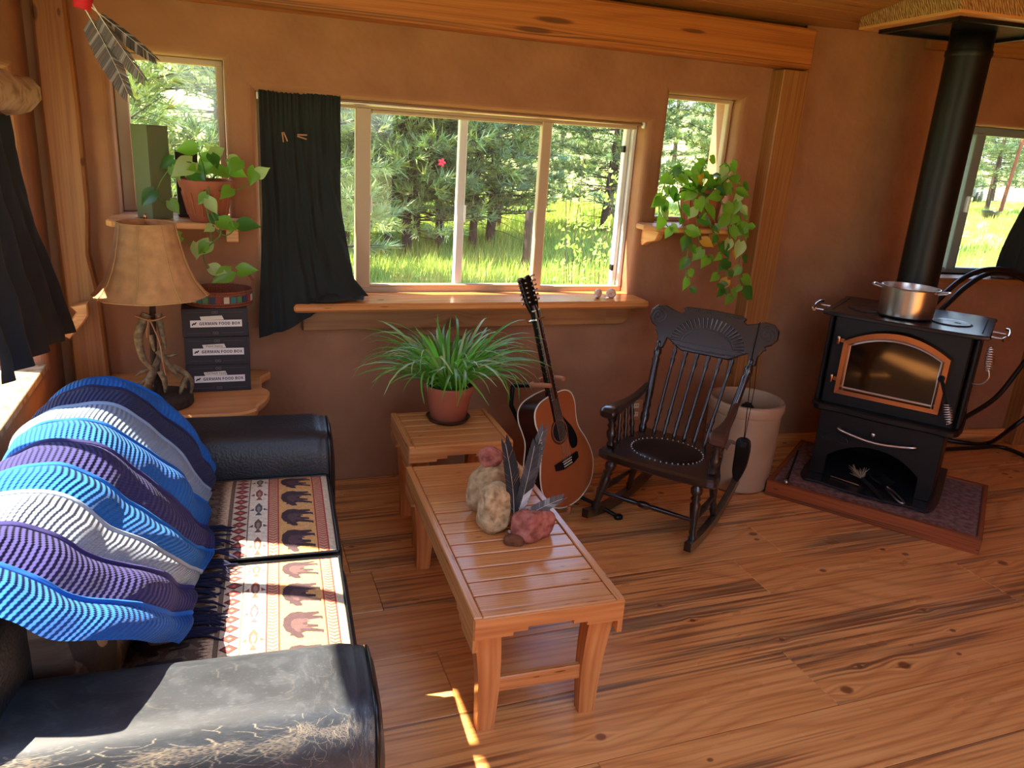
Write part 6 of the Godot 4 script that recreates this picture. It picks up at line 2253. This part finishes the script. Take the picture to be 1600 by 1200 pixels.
func build_small() -> void:
	var t := 0.4405
	var n1 := noise(101, 0.9, 4)
	n1.noise_type = FastNoiseLite.TYPE_CELLULAR
	n1.frequency = 0.55
	var n2 := noise(102, 0.7, 4)
	# stones on the long table
	var crown := 0.0
	var specs := [
		["tan_boulder", "large tan weathered stone at the back of the table group", at_y(785, 808, t), Vector3(0.150, 0.118, 0.105), 0.4, M.tan_rock, n1, 0.06, 0.75],
		["upright_stone", "upright tan stone at the front left of the table group", at_y(775, 838, t), Vector3(0.072, 0.116, 0.068), 0.2, M.tan_rock, n1, 0.045, 0.75],
		["red_stone", "smooth red stone at the right of the table group", at_y(838, 846, t), Vector3(0.098, 0.070, 0.072), 0.5, M.red_rock, n1, 0.04, 0.72],
		["brown_pebble", "small pinkish brown pebble in front of the red stone", at_y(806, 853, t), Vector3(0.042, 0.026, 0.028), -0.3, M.brown_rock, n1, 0.01, 0.8]]
	for e in specs:
		var o := thing(e[0], e[1], "stone", e[2] + Vector3(0, 0, -e[3].z * 0.6))
		var m := MB.new()
		m.puff(Vector3(0, e[3].y * 0.97, 0), e[3], e[8], Basis(Vector3.UP, e[4]), 44, 26, e[6], e[7])
		var low := 1e9
		for p in m.v: low = minf(low, p.y)
		for k in m.v.size(): m.v[k].y = maxf(m.v[k].y - low - 0.008, 0.0)
		put("stone_body", m, e[5], o)
		if e[0] == "tan_boulder":      # where the pebble rests
			for p in m.v:
				if absf(p.x + 0.04) < 0.02 and absf(p.z) < 0.03: crown = maxf(crown, p.y)
	var bp := at_y(785, 808, t)
	var o := thing("red_pebble", "small red pebble perched on the big tan stone", "stone", Vector3(bp.x - 0.040, t + crown + 0.008, bp.z - 0.065))
	var m := MB.new()
	m.puff(Vector3(0, 0.02, 0), Vector3(0.042, 0.036, 0.034), 0.8, Basis.IDENTITY, 26, 14, n2, 0.02)
	put("stone_body", m, M.red_rock, o)
	# feathers standing among the stones
	var f := thing("feather_bundle", "bundle of dark feathers standing among the table stones", "feathers", at_y(802, 828, t) + Vector3(0, 0.0005, 0))
	m = MB.new()
	m.lathe([[0.030, 0.0], [0.034, 0.0], [0.034, 0.012], [0.030, 0.012], [0.030, 0.0]], 24)
	put("metal_ring", m, M.chrome, f)
	var tilts := [[0.20, 0.05, 0.33, 0.042, Color(0.022, 0.021, 0.022), Color(0.04, 0.04, 0.04), 0.01, 1, false], [-0.11, 0.02, 0.31, 0.036, Color(0.045, 0.042, 0.04), Color(0.10, 0.09, 0.09), 0.02, 2, true], [-0.17, -0.06, 0.36, 0.036, Color(0.07, 0.065, 0.06), Color(0.14, 0.13, 0.12), 0.03, 2, false], [-0.55, 0.25, 0.20, 0.030, Color(0.10, 0.08, 0.07), Color(0.40, 0.36, 0.32), 0.06, 3, false]]
	for k in tilts.size():
		var q: Array = tilts[k]
		var ft := feather_part(f, q[2], q[3], q[4], q[5], q[6], q[7], 60 + k, q[8])
		ft.transform = Transform3D(Basis(Vector3(0, 0, 1), q[0]) * Basis(Vector3(1, 0, 0), q[1]) * Basis(Vector3.UP, 0.35 - 0.3 * k), Vector3(0.0, 0.012, 0.0))
	m = MB.new()
	m.tube(curve([Vector3(-0.015, 0.03, 0.015), Vector3(0.0, 0.06, 0.02), Vector3(0.018, 0.075, 0.012)], 4), [0.006], 6, true, 0.4)
	put("leather_wrap", m, M.red_rock, f)
	# hanging ornament at the top left
	var hp := at_z(135, -12, -2.9)
	var hang := thing("feather_ornament", "red-topped feather ornament hanging from the beam at top left", "ornament", hp)
	m = MB.new()
	m.tube(PackedVector3Array([Vector3(0, ceiling_y(hp.z) - hp.y, 0), Vector3(0, 0.06, 0), Vector3(0, 0.0, 0)]), [0.002], 5)
	put("cord", m, M.soot, hang)
	m = MB.new()
	var tip := at_z(128, 14, -2.9) - hp
	m.tube(PackedVector3Array([Vector3(-0.01, 0.10, 0), Vector3(0, 0.03, 0), tip]), [0.020, 0.030, 0.026], 12)
	put("red_wrap", m, M.red_cloth, hang)
	var ends := [[at_z(205, 143, -2.88), 0.044, Color(0.085, 0.070, 0.062), Color(0.34, 0.30, 0.27), 7, 0.012], [at_z(236, 97, -2.92), 0.028, Color(0.05, 0.048, 0.045), Color(0.42, 0.40, 0.38), 6, -0.02], [at_z(212, 128, -2.86), 0.030, Color(0.10, 0.08, 0.07), Color(0.3, 0.26, 0.24), 5, -0.03]]
	for k in 3:
		var e: Vector3 = ends[k][0] - hp
		var st := at_z(128 + k * 8, 6, -2.9) - hp
		var y := (e - st).normalized()
		var z := Vector3(0.15, 0.2, 1.0)
		var x := y.cross(z).normalized()
		z = x.cross(y)
		var ft := feather_part(hang, st.distance_to(e), ends[k][1], ends[k][2], ends[k][3], ends[k][5], ends[k][4], 80 + k)
		ft.transform = Transform3D(Basis(x, y, z), st)
	# shells on the main sill
	var sh := [["small pale snail shell on the window sill near the guitar", Vector3(1.86, 0.972, -3.66), 0.6], ["pink conch-like shell beside the snail shell on the sill", Vector3(1.94, 0.972, -3.67), -0.4]]
	for k in 2:
		var s := thing("sea_shell", sh[k][0], "shell", sh[k][1], Basis(Vector3.UP, sh[k][2]), "shells on the sill")
		m = MB.new()
		var path := PackedVector3Array()
		var rad := []
		for j in 40:
			var a := j * 0.42
			var q := 1.0 - j / 40.0
			path.append(Vector3(cos(a) * 0.016 * q + j * 0.0008, 0.020 + sin(a) * 0.014 * q, 0))
			rad.append(0.016 * q + 0.002)
		m.tube(path, rad, 10)
		put("whorl", m, M.shell, s)
		m = MB.new()
		m.tube(PackedVector3Array([Vector3(-0.01, 0.012, 0.0), Vector3(-0.035, 0.008, 0.01)]), [0.012, 0.003], 8)
		put("lip", m, M.paper_white, s)
	# wall socket behind the chair
	var so := thing("wall_socket", "pale double wall socket low on the wall behind the chair", "socket", at_z(993, 640, -3.735) + Vector3(0, 0, 0.002))
	m = MB.new()
	m.box(Vector3(0, 0, 0), Vector3(0.085, 0.125, 0.006), Basis.IDENTITY, 0.002)
	put("plate", m, mat("socket_plate", Color(0.70, 0.52, 0.38), 0.5), so)
	for y in [-0.026, 0.026]:
		m = MB.new()
		m.box(Vector3(0, y, 0.004), Vector3(0.034, 0.028, 0.004), Basis.IDENTITY, 0.001)
		put("outlet", m, M.ivory, so)
		m = MB.new()
		for x in [-0.007, 0.007]: m.box(Vector3(x, y + 0.003, 0.0062), Vector3(0.003, 0.009, 0.001))
		put("slots", m, M.soot, so)


# ------------------------------------------------------------------ outside
func ground_y(x: float, z: float) -> float:
	var d := -z - 0.55 * maxf(x - 9.0, 0.0)
	return -0.35 + 7.5 * smoothstep(17.0, 75.0, d) + 0.06 * sin(x * 0.8) * sin(z * 0.6)


func make_pine(sd: int, height: float, crown: float, reach: float, tone: Color) -> Node3D:
	var r := RandomNumberGenerator.new()
	r.seed = sd
	var root := Node3D.new()
	var m := MB.new()
	var path := PackedVector3Array()
	var radii := []
	for k in 9:
		var q := k / 8.0
		path.append(Vector3(0.12 * sin(q * 4.0 + sd), q * height, 0.10 * cos(q * 3.0 + sd) - 0.10))
		radii.append(lerpf(0.088, 0.012, pow(q, 0.8)))
	m.tube(path, radii, 9)
	put("trunk", m, M.pine_bark, root)
	var br := MB.new()
	var nd := MB.new()
	nd.use_col = true
	var y := crown
	var az := 0.0
	while y < height * 0.98:
		var q := (y - crown) / (height - crown)
		for b in r.randi_range(3, 4):
			az += 2.399 + r.randf_range(-0.3, 0.3)
			var ln := reach * pow(1.0 - q, 0.75) * r.randf_range(0.65, 1.1) + 0.25
			var d := Vector3(cos(az), r.randf_range(-0.12, 0.25), sin(az)).normalized()
			var a := Vector3(path[int(y / height * 8.0)].x, y, path[int(y / height * 8.0)].z)
			var mid := a + d * ln * 0.55 + Vector3(0, r.randf_range(-0.08, 0.04), 0)
			var end := a + d * ln + Vector3(0, r.randf_range(-0.05, 0.22), 0)
			br.tube(PackedVector3Array([a, mid, end]), [0.014, 0.009, 0.004], 4, false)
			var bare := y < crown + 0.4 and r.randf() < 0.3
			var count := int(ln * 14.0)
			for k in count:
				var s := lerpf(0.28, 1.0, (k + r.randf()) / count)
				var p := a.lerp(mid, s * 1.82) if s < 0.55 else mid.lerp(end, (s - 0.55) / 0.45)
				var side := Vector3(-d.z, r.randf_range(-0.2, 0.5), d.x) * (1.0 if r.randf() < 0.5 else -1.0) * r.randf_range(0.05, 0.42) * (1.1 - 0.5 * s)
				var tip := p + side + d * 0.08
				if k % 2 == 0: br.tube(PackedVector3Array([p, tip]), [0.004, 0.002], 3, false)
				if bare: continue
				tuft(nd, r, tip, (side.normalized() + d * 0.8 + Vector3(0, 0.5, 0)).normalized(), tone)
		y += r.randf_range(0.13, 0.24)
	# a few dead, bare branches low on the trunk
	for k in 12:
		var yy := r.randf_range(0.35, crown + 0.2)
		var a2 := r.randf() * TAU
		var d2 := Vector3(cos(a2), r.randf_range(-0.2, 0.15), sin(a2))
		var ln2 := r.randf_range(0.4, 1.1)
		br.tube(PackedVector3Array([Vector3(0, yy, -0.05), Vector3(0, yy, -0.05) + d2 * ln2 * 0.5, Vector3(0, yy - 0.08, -0.05) + d2 * ln2]), [0.008, 0.005, 0.002], 4, false)
	put("branches", br, M.pine_bark, root)
	var o := put("needles", nd, M.needles, root)
	o.set_meta("kind", "stuff")
	return root


func tuft(nd: MB, r: RandomNumberGenerator, p: Vector3, d: Vector3, tone: Color) -> void:
	var k := r.randf_range(0.65, 1.45)
	nd.tint = Color(tone.r * k * r.randf_range(0.9, 1.25), tone.g * k, tone.b * k * r.randf_range(0.8, 1.1))
	for i in 13:
		var e := (d + Vector3(r.randf_range(-1, 1), r.randf_range(-0.9, 1.0), r.randf_range(-1, 1)) * 0.85).normalized() * r.randf_range(0.13, 0.25)
		var w := e.cross(Vector3(r.randf_range(-1, 1), 1, r.randf_range(-1, 1))).normalized() * 0.0105
		var b := p - d * r.randf_range(0.0, 0.10)
		nd.tri(b - w, b + w, b + e)


func build_outside() -> void:
	var r := RandomNumberGenerator.new()
	r.seed = 77
	var m := MB.new()
	var rows := []
	for i in 71:
		var row := PackedVector3Array()
		var z := 40.0 - 160.0 * i / 70.0
		for j in 71:
			var x := -70.0 + 200.0 * j / 70.0
			row.append(Vector3(x, ground_y(x, z) - (0.05 if z > -4.2 and x > -2.0 and x < 8.0 else 0.0), z))
		rows.append(row)
	m.grid(rows)
	struct("ground", m, M.meadow)
	# grass
	m = MB.new()
	for k in 9:
		var a := r.randf() * TAU
		var p := Vector3(r.randf_range(-0.12, 0.12), 0, r.randf_range(-0.12, 0.12))
		var h := r.randf_range(0.14, 0.36)
		var lean := Vector3(cos(a), 0, sin(a)) * h * 0.35
		var w := Vector3(-sin(a), 0, cos(a)) * 0.008
		m.quad(p - w, p + w, p + w * 0.6 + lean * 0.4 + Vector3(0, h * 0.6, 0), p - w * 0.6 + lean * 0.4 + Vector3(0, h * 0.6, 0))
		m.tri(p - w * 0.6 + lean * 0.4 + Vector3(0, h * 0.6, 0), p + w * 0.6 + lean * 0.4 + Vector3(0, h * 0.6, 0), p + lean + Vector3(0, h, 0))
	var mm := MultiMesh.new()
	mm.transform_format = MultiMesh.TRANSFORM_3D
	mm.use_colors = true
	mm.mesh = m.mesh()
	var spots := []
	for k in 16000:
		var z := -lerpf(5.5, 24.0, pow(r.randf(), 0.8))
		spots.append(Vector3(lerpf(-1.2, 0.85 * -z + 2.0, r.randf()), 0, z))
	for k in 6000:
		var d := lerpf(7.0, 40.0, pow(r.randf(), 0.8))
		spots.append(Vector3(d * lerpf(0.92, 1.6, r.randf()), 0, -d))
	mm.instance_count = spots.size()
	for k in spots.size():
		var p: Vector3 = spots[k]
		p.y = ground_y(p.x, p.z)
		mm.set_instance_transform(k, Transform3D(Basis(Vector3.UP, r.randf() * TAU) * Basis.from_scale(Vector3(1, r.randf_range(0.6, 1.2), 1)), p))
		var dry := r.randf()
		mm.set_instance_color(k, Color(1.0, 1.0, 1.0).lerp(Color(2.2, 1.35, 1.6), 0.8 if dry > 0.75 else 0.1 * dry))
	var go := MultiMeshInstance3D.new()
	go.name = "meadow_grass"
	go.multimesh = mm
	go.material_override = M.grass
	add_child(go)
	tag(go, "tall green and straw-coloured meadow grass outside the windows", "grass")
	go.set_meta("kind", "stuff")
	# pines
	var kinds := []
	kinds.append(make_pine(1, 6.5, 0.62, 1.5, Color(0.24, 0.32, 0.14)))
	kinds.append(make_pine(2, 7.5, 0.72, 1.6, Color(0.19, 0.28, 0.14)))
	kinds.append(make_pine(3, 5.5, 0.60, 1.4, Color(0.27, 0.34, 0.13)))
	kinds.append(make_pine(4, 8.5, 0.95, 1.8, Color(0.17, 0.25, 0.14)))
	var trees := [
		# [px at the foot, distance along -z, kind, scale, label]
		[538, 14.2, 0, 1.0, "slim pine seen between the curtain and the window bar"],
		[575, 14.6, 1, 1.0, "pine just right of the left window bar"],
		[592, 16.0, 2, 1.1, "bushy pine in the left cluster, behind its neighbour"],
		[604, 13.9, 1, 0.95, "pine with a thick trunk in the left pine cluster"],
		[640, 13.6, 0, 1.1, "front pine in the middle of the wide window's left pane"],
		[655, 15.5, 3, 1.0, "tall pine behind the front pine of the left pane"],
		[700, 14.0, 1, 1.05, "pine close to the middle bar of the wide window"],
		[733, 14.4, 3, 0.95, "pine right of the middle bar of the wide window"],
		[748, 14.8, 2, 1.15, "broad pine in the third pane of the wide window"],
		[775, 17.5, 0, 1.1, "farther pine in the third pane of the wide window"],
		[935, 17.0, 1, 1.1, "lone pine in the rightmost pane of the wide window"],
		[965, 24.0, 3, 1.2, "distant pine at the right edge of the wide window"],
		[872, 27.0, 0, 1.3, "distant pine on the slope right of the third window bar"]]
	var used := {}
	for t in trees:
		var o: Node3D
		if used.has(t[2]): o = kinds[t[2]].duplicate()
		else: o = kinds[t[2]]
		used[t[2]] = true
		o.name = numbered("pine_tree")
		add_child(o)
		var d := view_ray(t[0], 390)
		var p: Vector3 = EYE + d * (t[1] / -d.z)
		o.position = Vector3(p.x, ground_y(p.x, p.z) - 0.03, p.z)
		o.rotation.y = r.randf() * TAU
		o.scale = Vector3.ONE * t[3]
		tag(o, t[4], "tree", "pines outside")
	# trees seen in the small windows and the right window, and those on the slope
	var more := [[Vector3(-1.35, 0, -9.2), 2, 1.1, "near pine filling the left small window"], [Vector3(0.55, 0, -10.5), 0, 1.05, "second pine in the left small window, behind the near one"], [Vector3(-1.9, 0, -12.0), 0, 1.1, "pine at the left side of the left small window"],
		[Vector3(11.4, 0, -15.5), 2, 1.3, "light green pine in the right small window"], [Vector3(13.4, 0, -17.5), 1, 1.2, "taller pine behind in the right small window"], [Vector3(10.2, 0, -19.5), 0, 1.2, "pine at the left side of the right small window"], [Vector3(15.5, 0, -21.0), 3, 1.1, "pine at the right side of the right small window"],
		[Vector3(34.0, 0, -30.5), 1, 1.4, "pine behind the parked cars, in the far right window"], [Vector3(39.5, 0, -31.5), 3, 1.5, "pine by the leaning pole in the far right window"], [Vector3(45.0, 0, -43.0), 0, 1.6, "far pine behind the cars in the far right window"], [Vector3(55.0, 0, -44.0), 3, 1.7, "far pine beyond the pole in the far right window"]]
	for t in more:
		var o: Node3D = kinds[t[1]].duplicate()
		o.name = numbered("pine_tree")
		add_child(o)
		o.position = t[0] + Vector3(0, ground_y(t[0].x, t[0].z) - 0.03, 0)
		o.rotation.y = r.randf() * TAU
		o.scale = Vector3.ONE * t[2]
		tag(o, t[3], "tree", "pines outside")
	var taken := []
	for o in get_children():
		if o.name.begins_with("pine_tree"): taken.append(Vector2(o.position.x, o.position.z))
	for k in 46:
		var d := 0.0
		var x := 0.0
		for attempt in 60:      # keep the crowns apart
			d = lerpf(27.0, 92.0, r.randf())
			x = lerpf(-0.15, 1.55, (k + r.randf()) / 46.0) * d
			if x > d * 1.02 and x < d * 1.40 and d < 52.0: continue
			if absf(x / d - 0.47) < 0.05 and d < 48.0: continue
			var free := true
			for q in taken:
				if q.distance_to(Vector2(x, -d)) < 7.0: free = false
			if free: break
		taken.append(Vector2(x, -d))
		var o: Node3D = kinds[k % 4].duplicate()
		o.name = numbered("pine_tree")
		add_child(o)
		o.position = Vector3(x, ground_y(x, -d) - 0.03, -d)
		o.rotation.y = r.randf() * TAU
		o.scale = Vector3.ONE * r.randf_range(1.2, 1.7)
		tag(o, "distant pine of the wooded slope behind the meadow", "tree", "distant pines of the wooded slope")
	# leafy shrub just outside the wide window
	var sh := thing("leafy_shrub", "pale leafy shrub outside the right end of the wide window", "shrub", Vector3(3.30, ground_y(3.3, -6.3), -6.3))
	var st := MB.new()
	var lf := heart_leaf(0.042, 0.3, 0.1)
	var leaves := []
	for k in 26:
		var a := r.randf() * TAU
		var h := r.randf_range(0.9, 2.05)
		var base := Vector3(r.randf_range(-0.35, 0.35), 0, r.randf_range(-0.2, 0.2))
		var end := base + Vector3(cos(a) * 0.3, h, sin(a) * 0.3)
		var path := curve([base, base.lerp(end, 0.5) + Vector3(r.randf_range(-0.08, 0.08), 0, 0), end], 5)
		st.tube(path, [0.008, 0.006, 0.003], 4, false)
		for j in 44:
			var q := lerpf(0.25, 1.0, r.randf())
			leaves.append(path[int(q * (path.size() - 1))] + Vector3(r.randf_range(-0.09, 0.09), r.randf_range(-0.05, 0.05), r.randf_range(-0.09, 0.09)))
	put("stems", st, M.pine_bark, sh)
	var lm := MultiMesh.new()
	lm.transform_format = MultiMesh.TRANSFORM_3D
	lm.mesh = lf
	lm.instance_count = leaves.size()
	for k in leaves.size():
		var b := Basis(Vector3.UP, r.randf() * TAU) * Basis(Vector3(1, 0, 0), r.randf_range(-1.4, 1.4))
		lm.set_instance_transform(k, Transform3D(b, leaves[k]))
	var li := MultiMeshInstance3D.new()
	li.name = "foliage"
	li.multimesh = lm
	li.material_override = M.bush_leaf
	li.set_meta("kind", "stuff")
	sh.add_child(li)
	var low := sh.duplicate()
	low.name = numbered("leafy_shrub")
	add_child(low)
	low.position = Vector3(8.6, ground_y(8.6, -8.4) - 0.75, -8.4)
	tag(low, "low leafy shrub outside the far right window", "shrub")
	# fence post, ribbon, yard things
	m = MB.new()
	m.lathe([[0.0, 0.0], [0.085, 0.0], [0.08, 0.95], [0.06, 1.0], [0.0, 1.0]], 12)
	var fp := at_y(822, 426, -0.35)
	tag(put("fence_post", m, M.pine_bark), "short grey fence post outside, behind the guitar head", "post").position = Vector3(fp.x, ground_y(fp.x, fp.z), fp.z)
	m = MB.new()
	for k in 5:
		var a := TAU * k / 5.0
		m.puff(Vector3(cos(a) * 0.035, sin(a) * 0.035, 0), Vector3(0.036, 0.026, 0.02), 1.0, Basis(Vector3(0, 0, 1), a), 10, 6)
	var rb := thing("red_ribbon", "small red ribbon tied on a pine branch outside", "ribbon", at_z(690, 254, -12.4))
	put("bow", m, mat("ribbon_red", Color(0.85, 0.20, 0.28), 0.7), rb)
	for e in [[at_y(1497, 308, -0.35), 0.35, "parked grey vehicle nearer the house, seen past the stove pipe"], [at_y(1508, 297, -0.35), 0.6, "second parked vehicle behind the grey one"]]:
		var cp: Vector3 = e[0]
		if cp.length() > 62.0: cp = cp.normalized() * 62.0
		var car := thing("parked_car", e[2], "car", Vector3(cp.x, ground_y(cp.x, cp.z), cp.z), Basis(Vector3.UP, e[1]))
		m = MB.new()
		m.puff(Vector3(0, 0.78, 0), Vector3(2.2, 0.42, 0.9), 0.3, Basis.IDENTITY, 32, 14)
		put("body", m, M.car_paint, car)
		m = MB.new()
		m.puff(Vector3(-0.2, 1.35, 0), Vector3(1.3, 0.42, 0.78), 0.35, Basis.IDENTITY, 28, 12)
		put("cabin", m, M.car_glass, car)
		m = MB.new()
		m.puff(Vector3(-0.2, 1.72, 0), Vector3(1.1, 0.08, 0.74), 0.35, Basis.IDENTITY, 24, 10)
		put("roof", m, M.car_paint, car)
		for x in [-1.35, 1.35]:
			for z in [-0.85, 0.85]:
				m = MB.new()
				m.lathe([[0.0, -0.11], [0.36, -0.11], [0.38, 0.0], [0.36, 0.11], [0.0, 0.11]], 20, Transform3D(Basis(Vector3(1, 0, 0), PI / 2), Vector3(x, 0.38, z)))
				put("wheel", m, M.hose, car)
	var tb := at_y(1545, 345, -0.35)
	var tub := thing("stock_tub", "black rubber stock tub in the grass outside the far right window", "tub", Vector3(tb.x, ground_y(tb.x, tb.z), tb.z), Basis(Vector3.UP, 0.5))
	m = MB.new()
	m.lathe([[0.0, 0.0], [0.48, 0.0], [0.62, 0.42], [0.66, 0.44], [0.60, 0.44], [0.46, 0.05], [0.0, 0.05]], 28, Transform3D.IDENTITY, 0.6)
	put("basin", m, M.hose, tub)
	var pb := at_y(1561, 337, -0.35)
	m = MB.new()
	m.tube(PackedVector3Array([Vector3.ZERO, Vector3(0.15, 1.9, 0), Vector3(0.2, 3.9, 0.1)]), [0.10, 0.09, 0.08], 10)
	tag(put("leaning_pole", m, mat("rusty", Color(0.45, 0.26, 0.20), 0.9)), "rust-brown pole leaning in the yard, in the far right window", "pole").position = Vector3(pb.x, ground_y(pb.x, pb.z), pb.z)


func _ready() -> void:
	# ---- camera
	var up := -Vector3(546.0 - 800.0, 600.0 - 4378.0, -FOCAL).normalized()
	var xr := Vector3(4100.0 - 800.0, 600.0 - 440.0, -FOCAL)
	xr = (xr - up * xr.dot(up)).normalized()
	var zr := xr.cross(up)
	view_basis = Basis(xr, up, zr).transposed()      # rows are the world's axes seen from the camera
	var cam := Camera3D.new()
	cam.name = "camera"
	cam.transform = Transform3D(view_basis, EYE)
	cam.fov = 2.0 * rad_to_deg(atan(600.0 / FOCAL))
	cam.near = 0.05
	cam.far = 400.0
	add_child(cam)
	cam.current = true
	# ---- sky and sun
	var sky := ProceduralSkyMaterial.new()
	sky.sky_top_color = Color(0.60, 0.73, 0.92)
	sky.sky_horizon_color = Color(0.92, 0.94, 0.96)
	sky.ground_bottom_color = Color(0.35, 0.38, 0.22)
	sky.ground_horizon_color = Color(0.55, 0.58, 0.42)
	sky.sky_energy_multiplier = 1.0
	var env := Environment.new()
	env.background_mode = Environment.BG_SKY
	env.sky = Sky.new()
	env.sky.sky_material = sky
	env.background_energy_multiplier = 1.25
	env.tonemap_mode = Environment.TONE_MAPPER_LINEAR
	env.tonemap_exposure = 4.6
	env.sdfgi_enabled = true
	env.ssao_enabled = true
	env.ssil_enabled = true
	var we := WorldEnvironment.new()
	we.name = "environment"
	we.environment = env
	add_child(we)
	var sun := DirectionalLight3D.new()
	sun.name = "sun"
	sun.light_color = Color(1.0, 0.94, 0.84)
	sun.light_energy = 2.5
	sun.light_angular_distance = 0.53
	sun.shadow_enabled = true
	sun.sky_mode = DirectionalLight3D.SKY_MODE_LIGHT_ONLY
	add_child(sun)
	sun.look_at_from_position(Vector3.ZERO, Vector3(0.70, -1.0, 0.25))
	# ---- the place
	rng.seed = 2024
	make_materials()
	build_setting()
	build_sofa()
	build_table("coffee_table", "long slatted pine coffee table holding stones and feathers", Vector3(0.876, 0, -2.315), -0.035, Vector3(0.478, 0.44, 1.075), 13, true)
	build_table("side_table", "small slatted pine side table under the spider plant", Vector3(0.915, 0, -3.125), -0.02, Vector3(0.462, 0.50, 0.42), 5, false)
	build_spider_plant()
	build_guitar()
	build_rocker()
	build_stove()
	build_lamp_corner()
	build_curtains()
	build_small()
	build_outside()
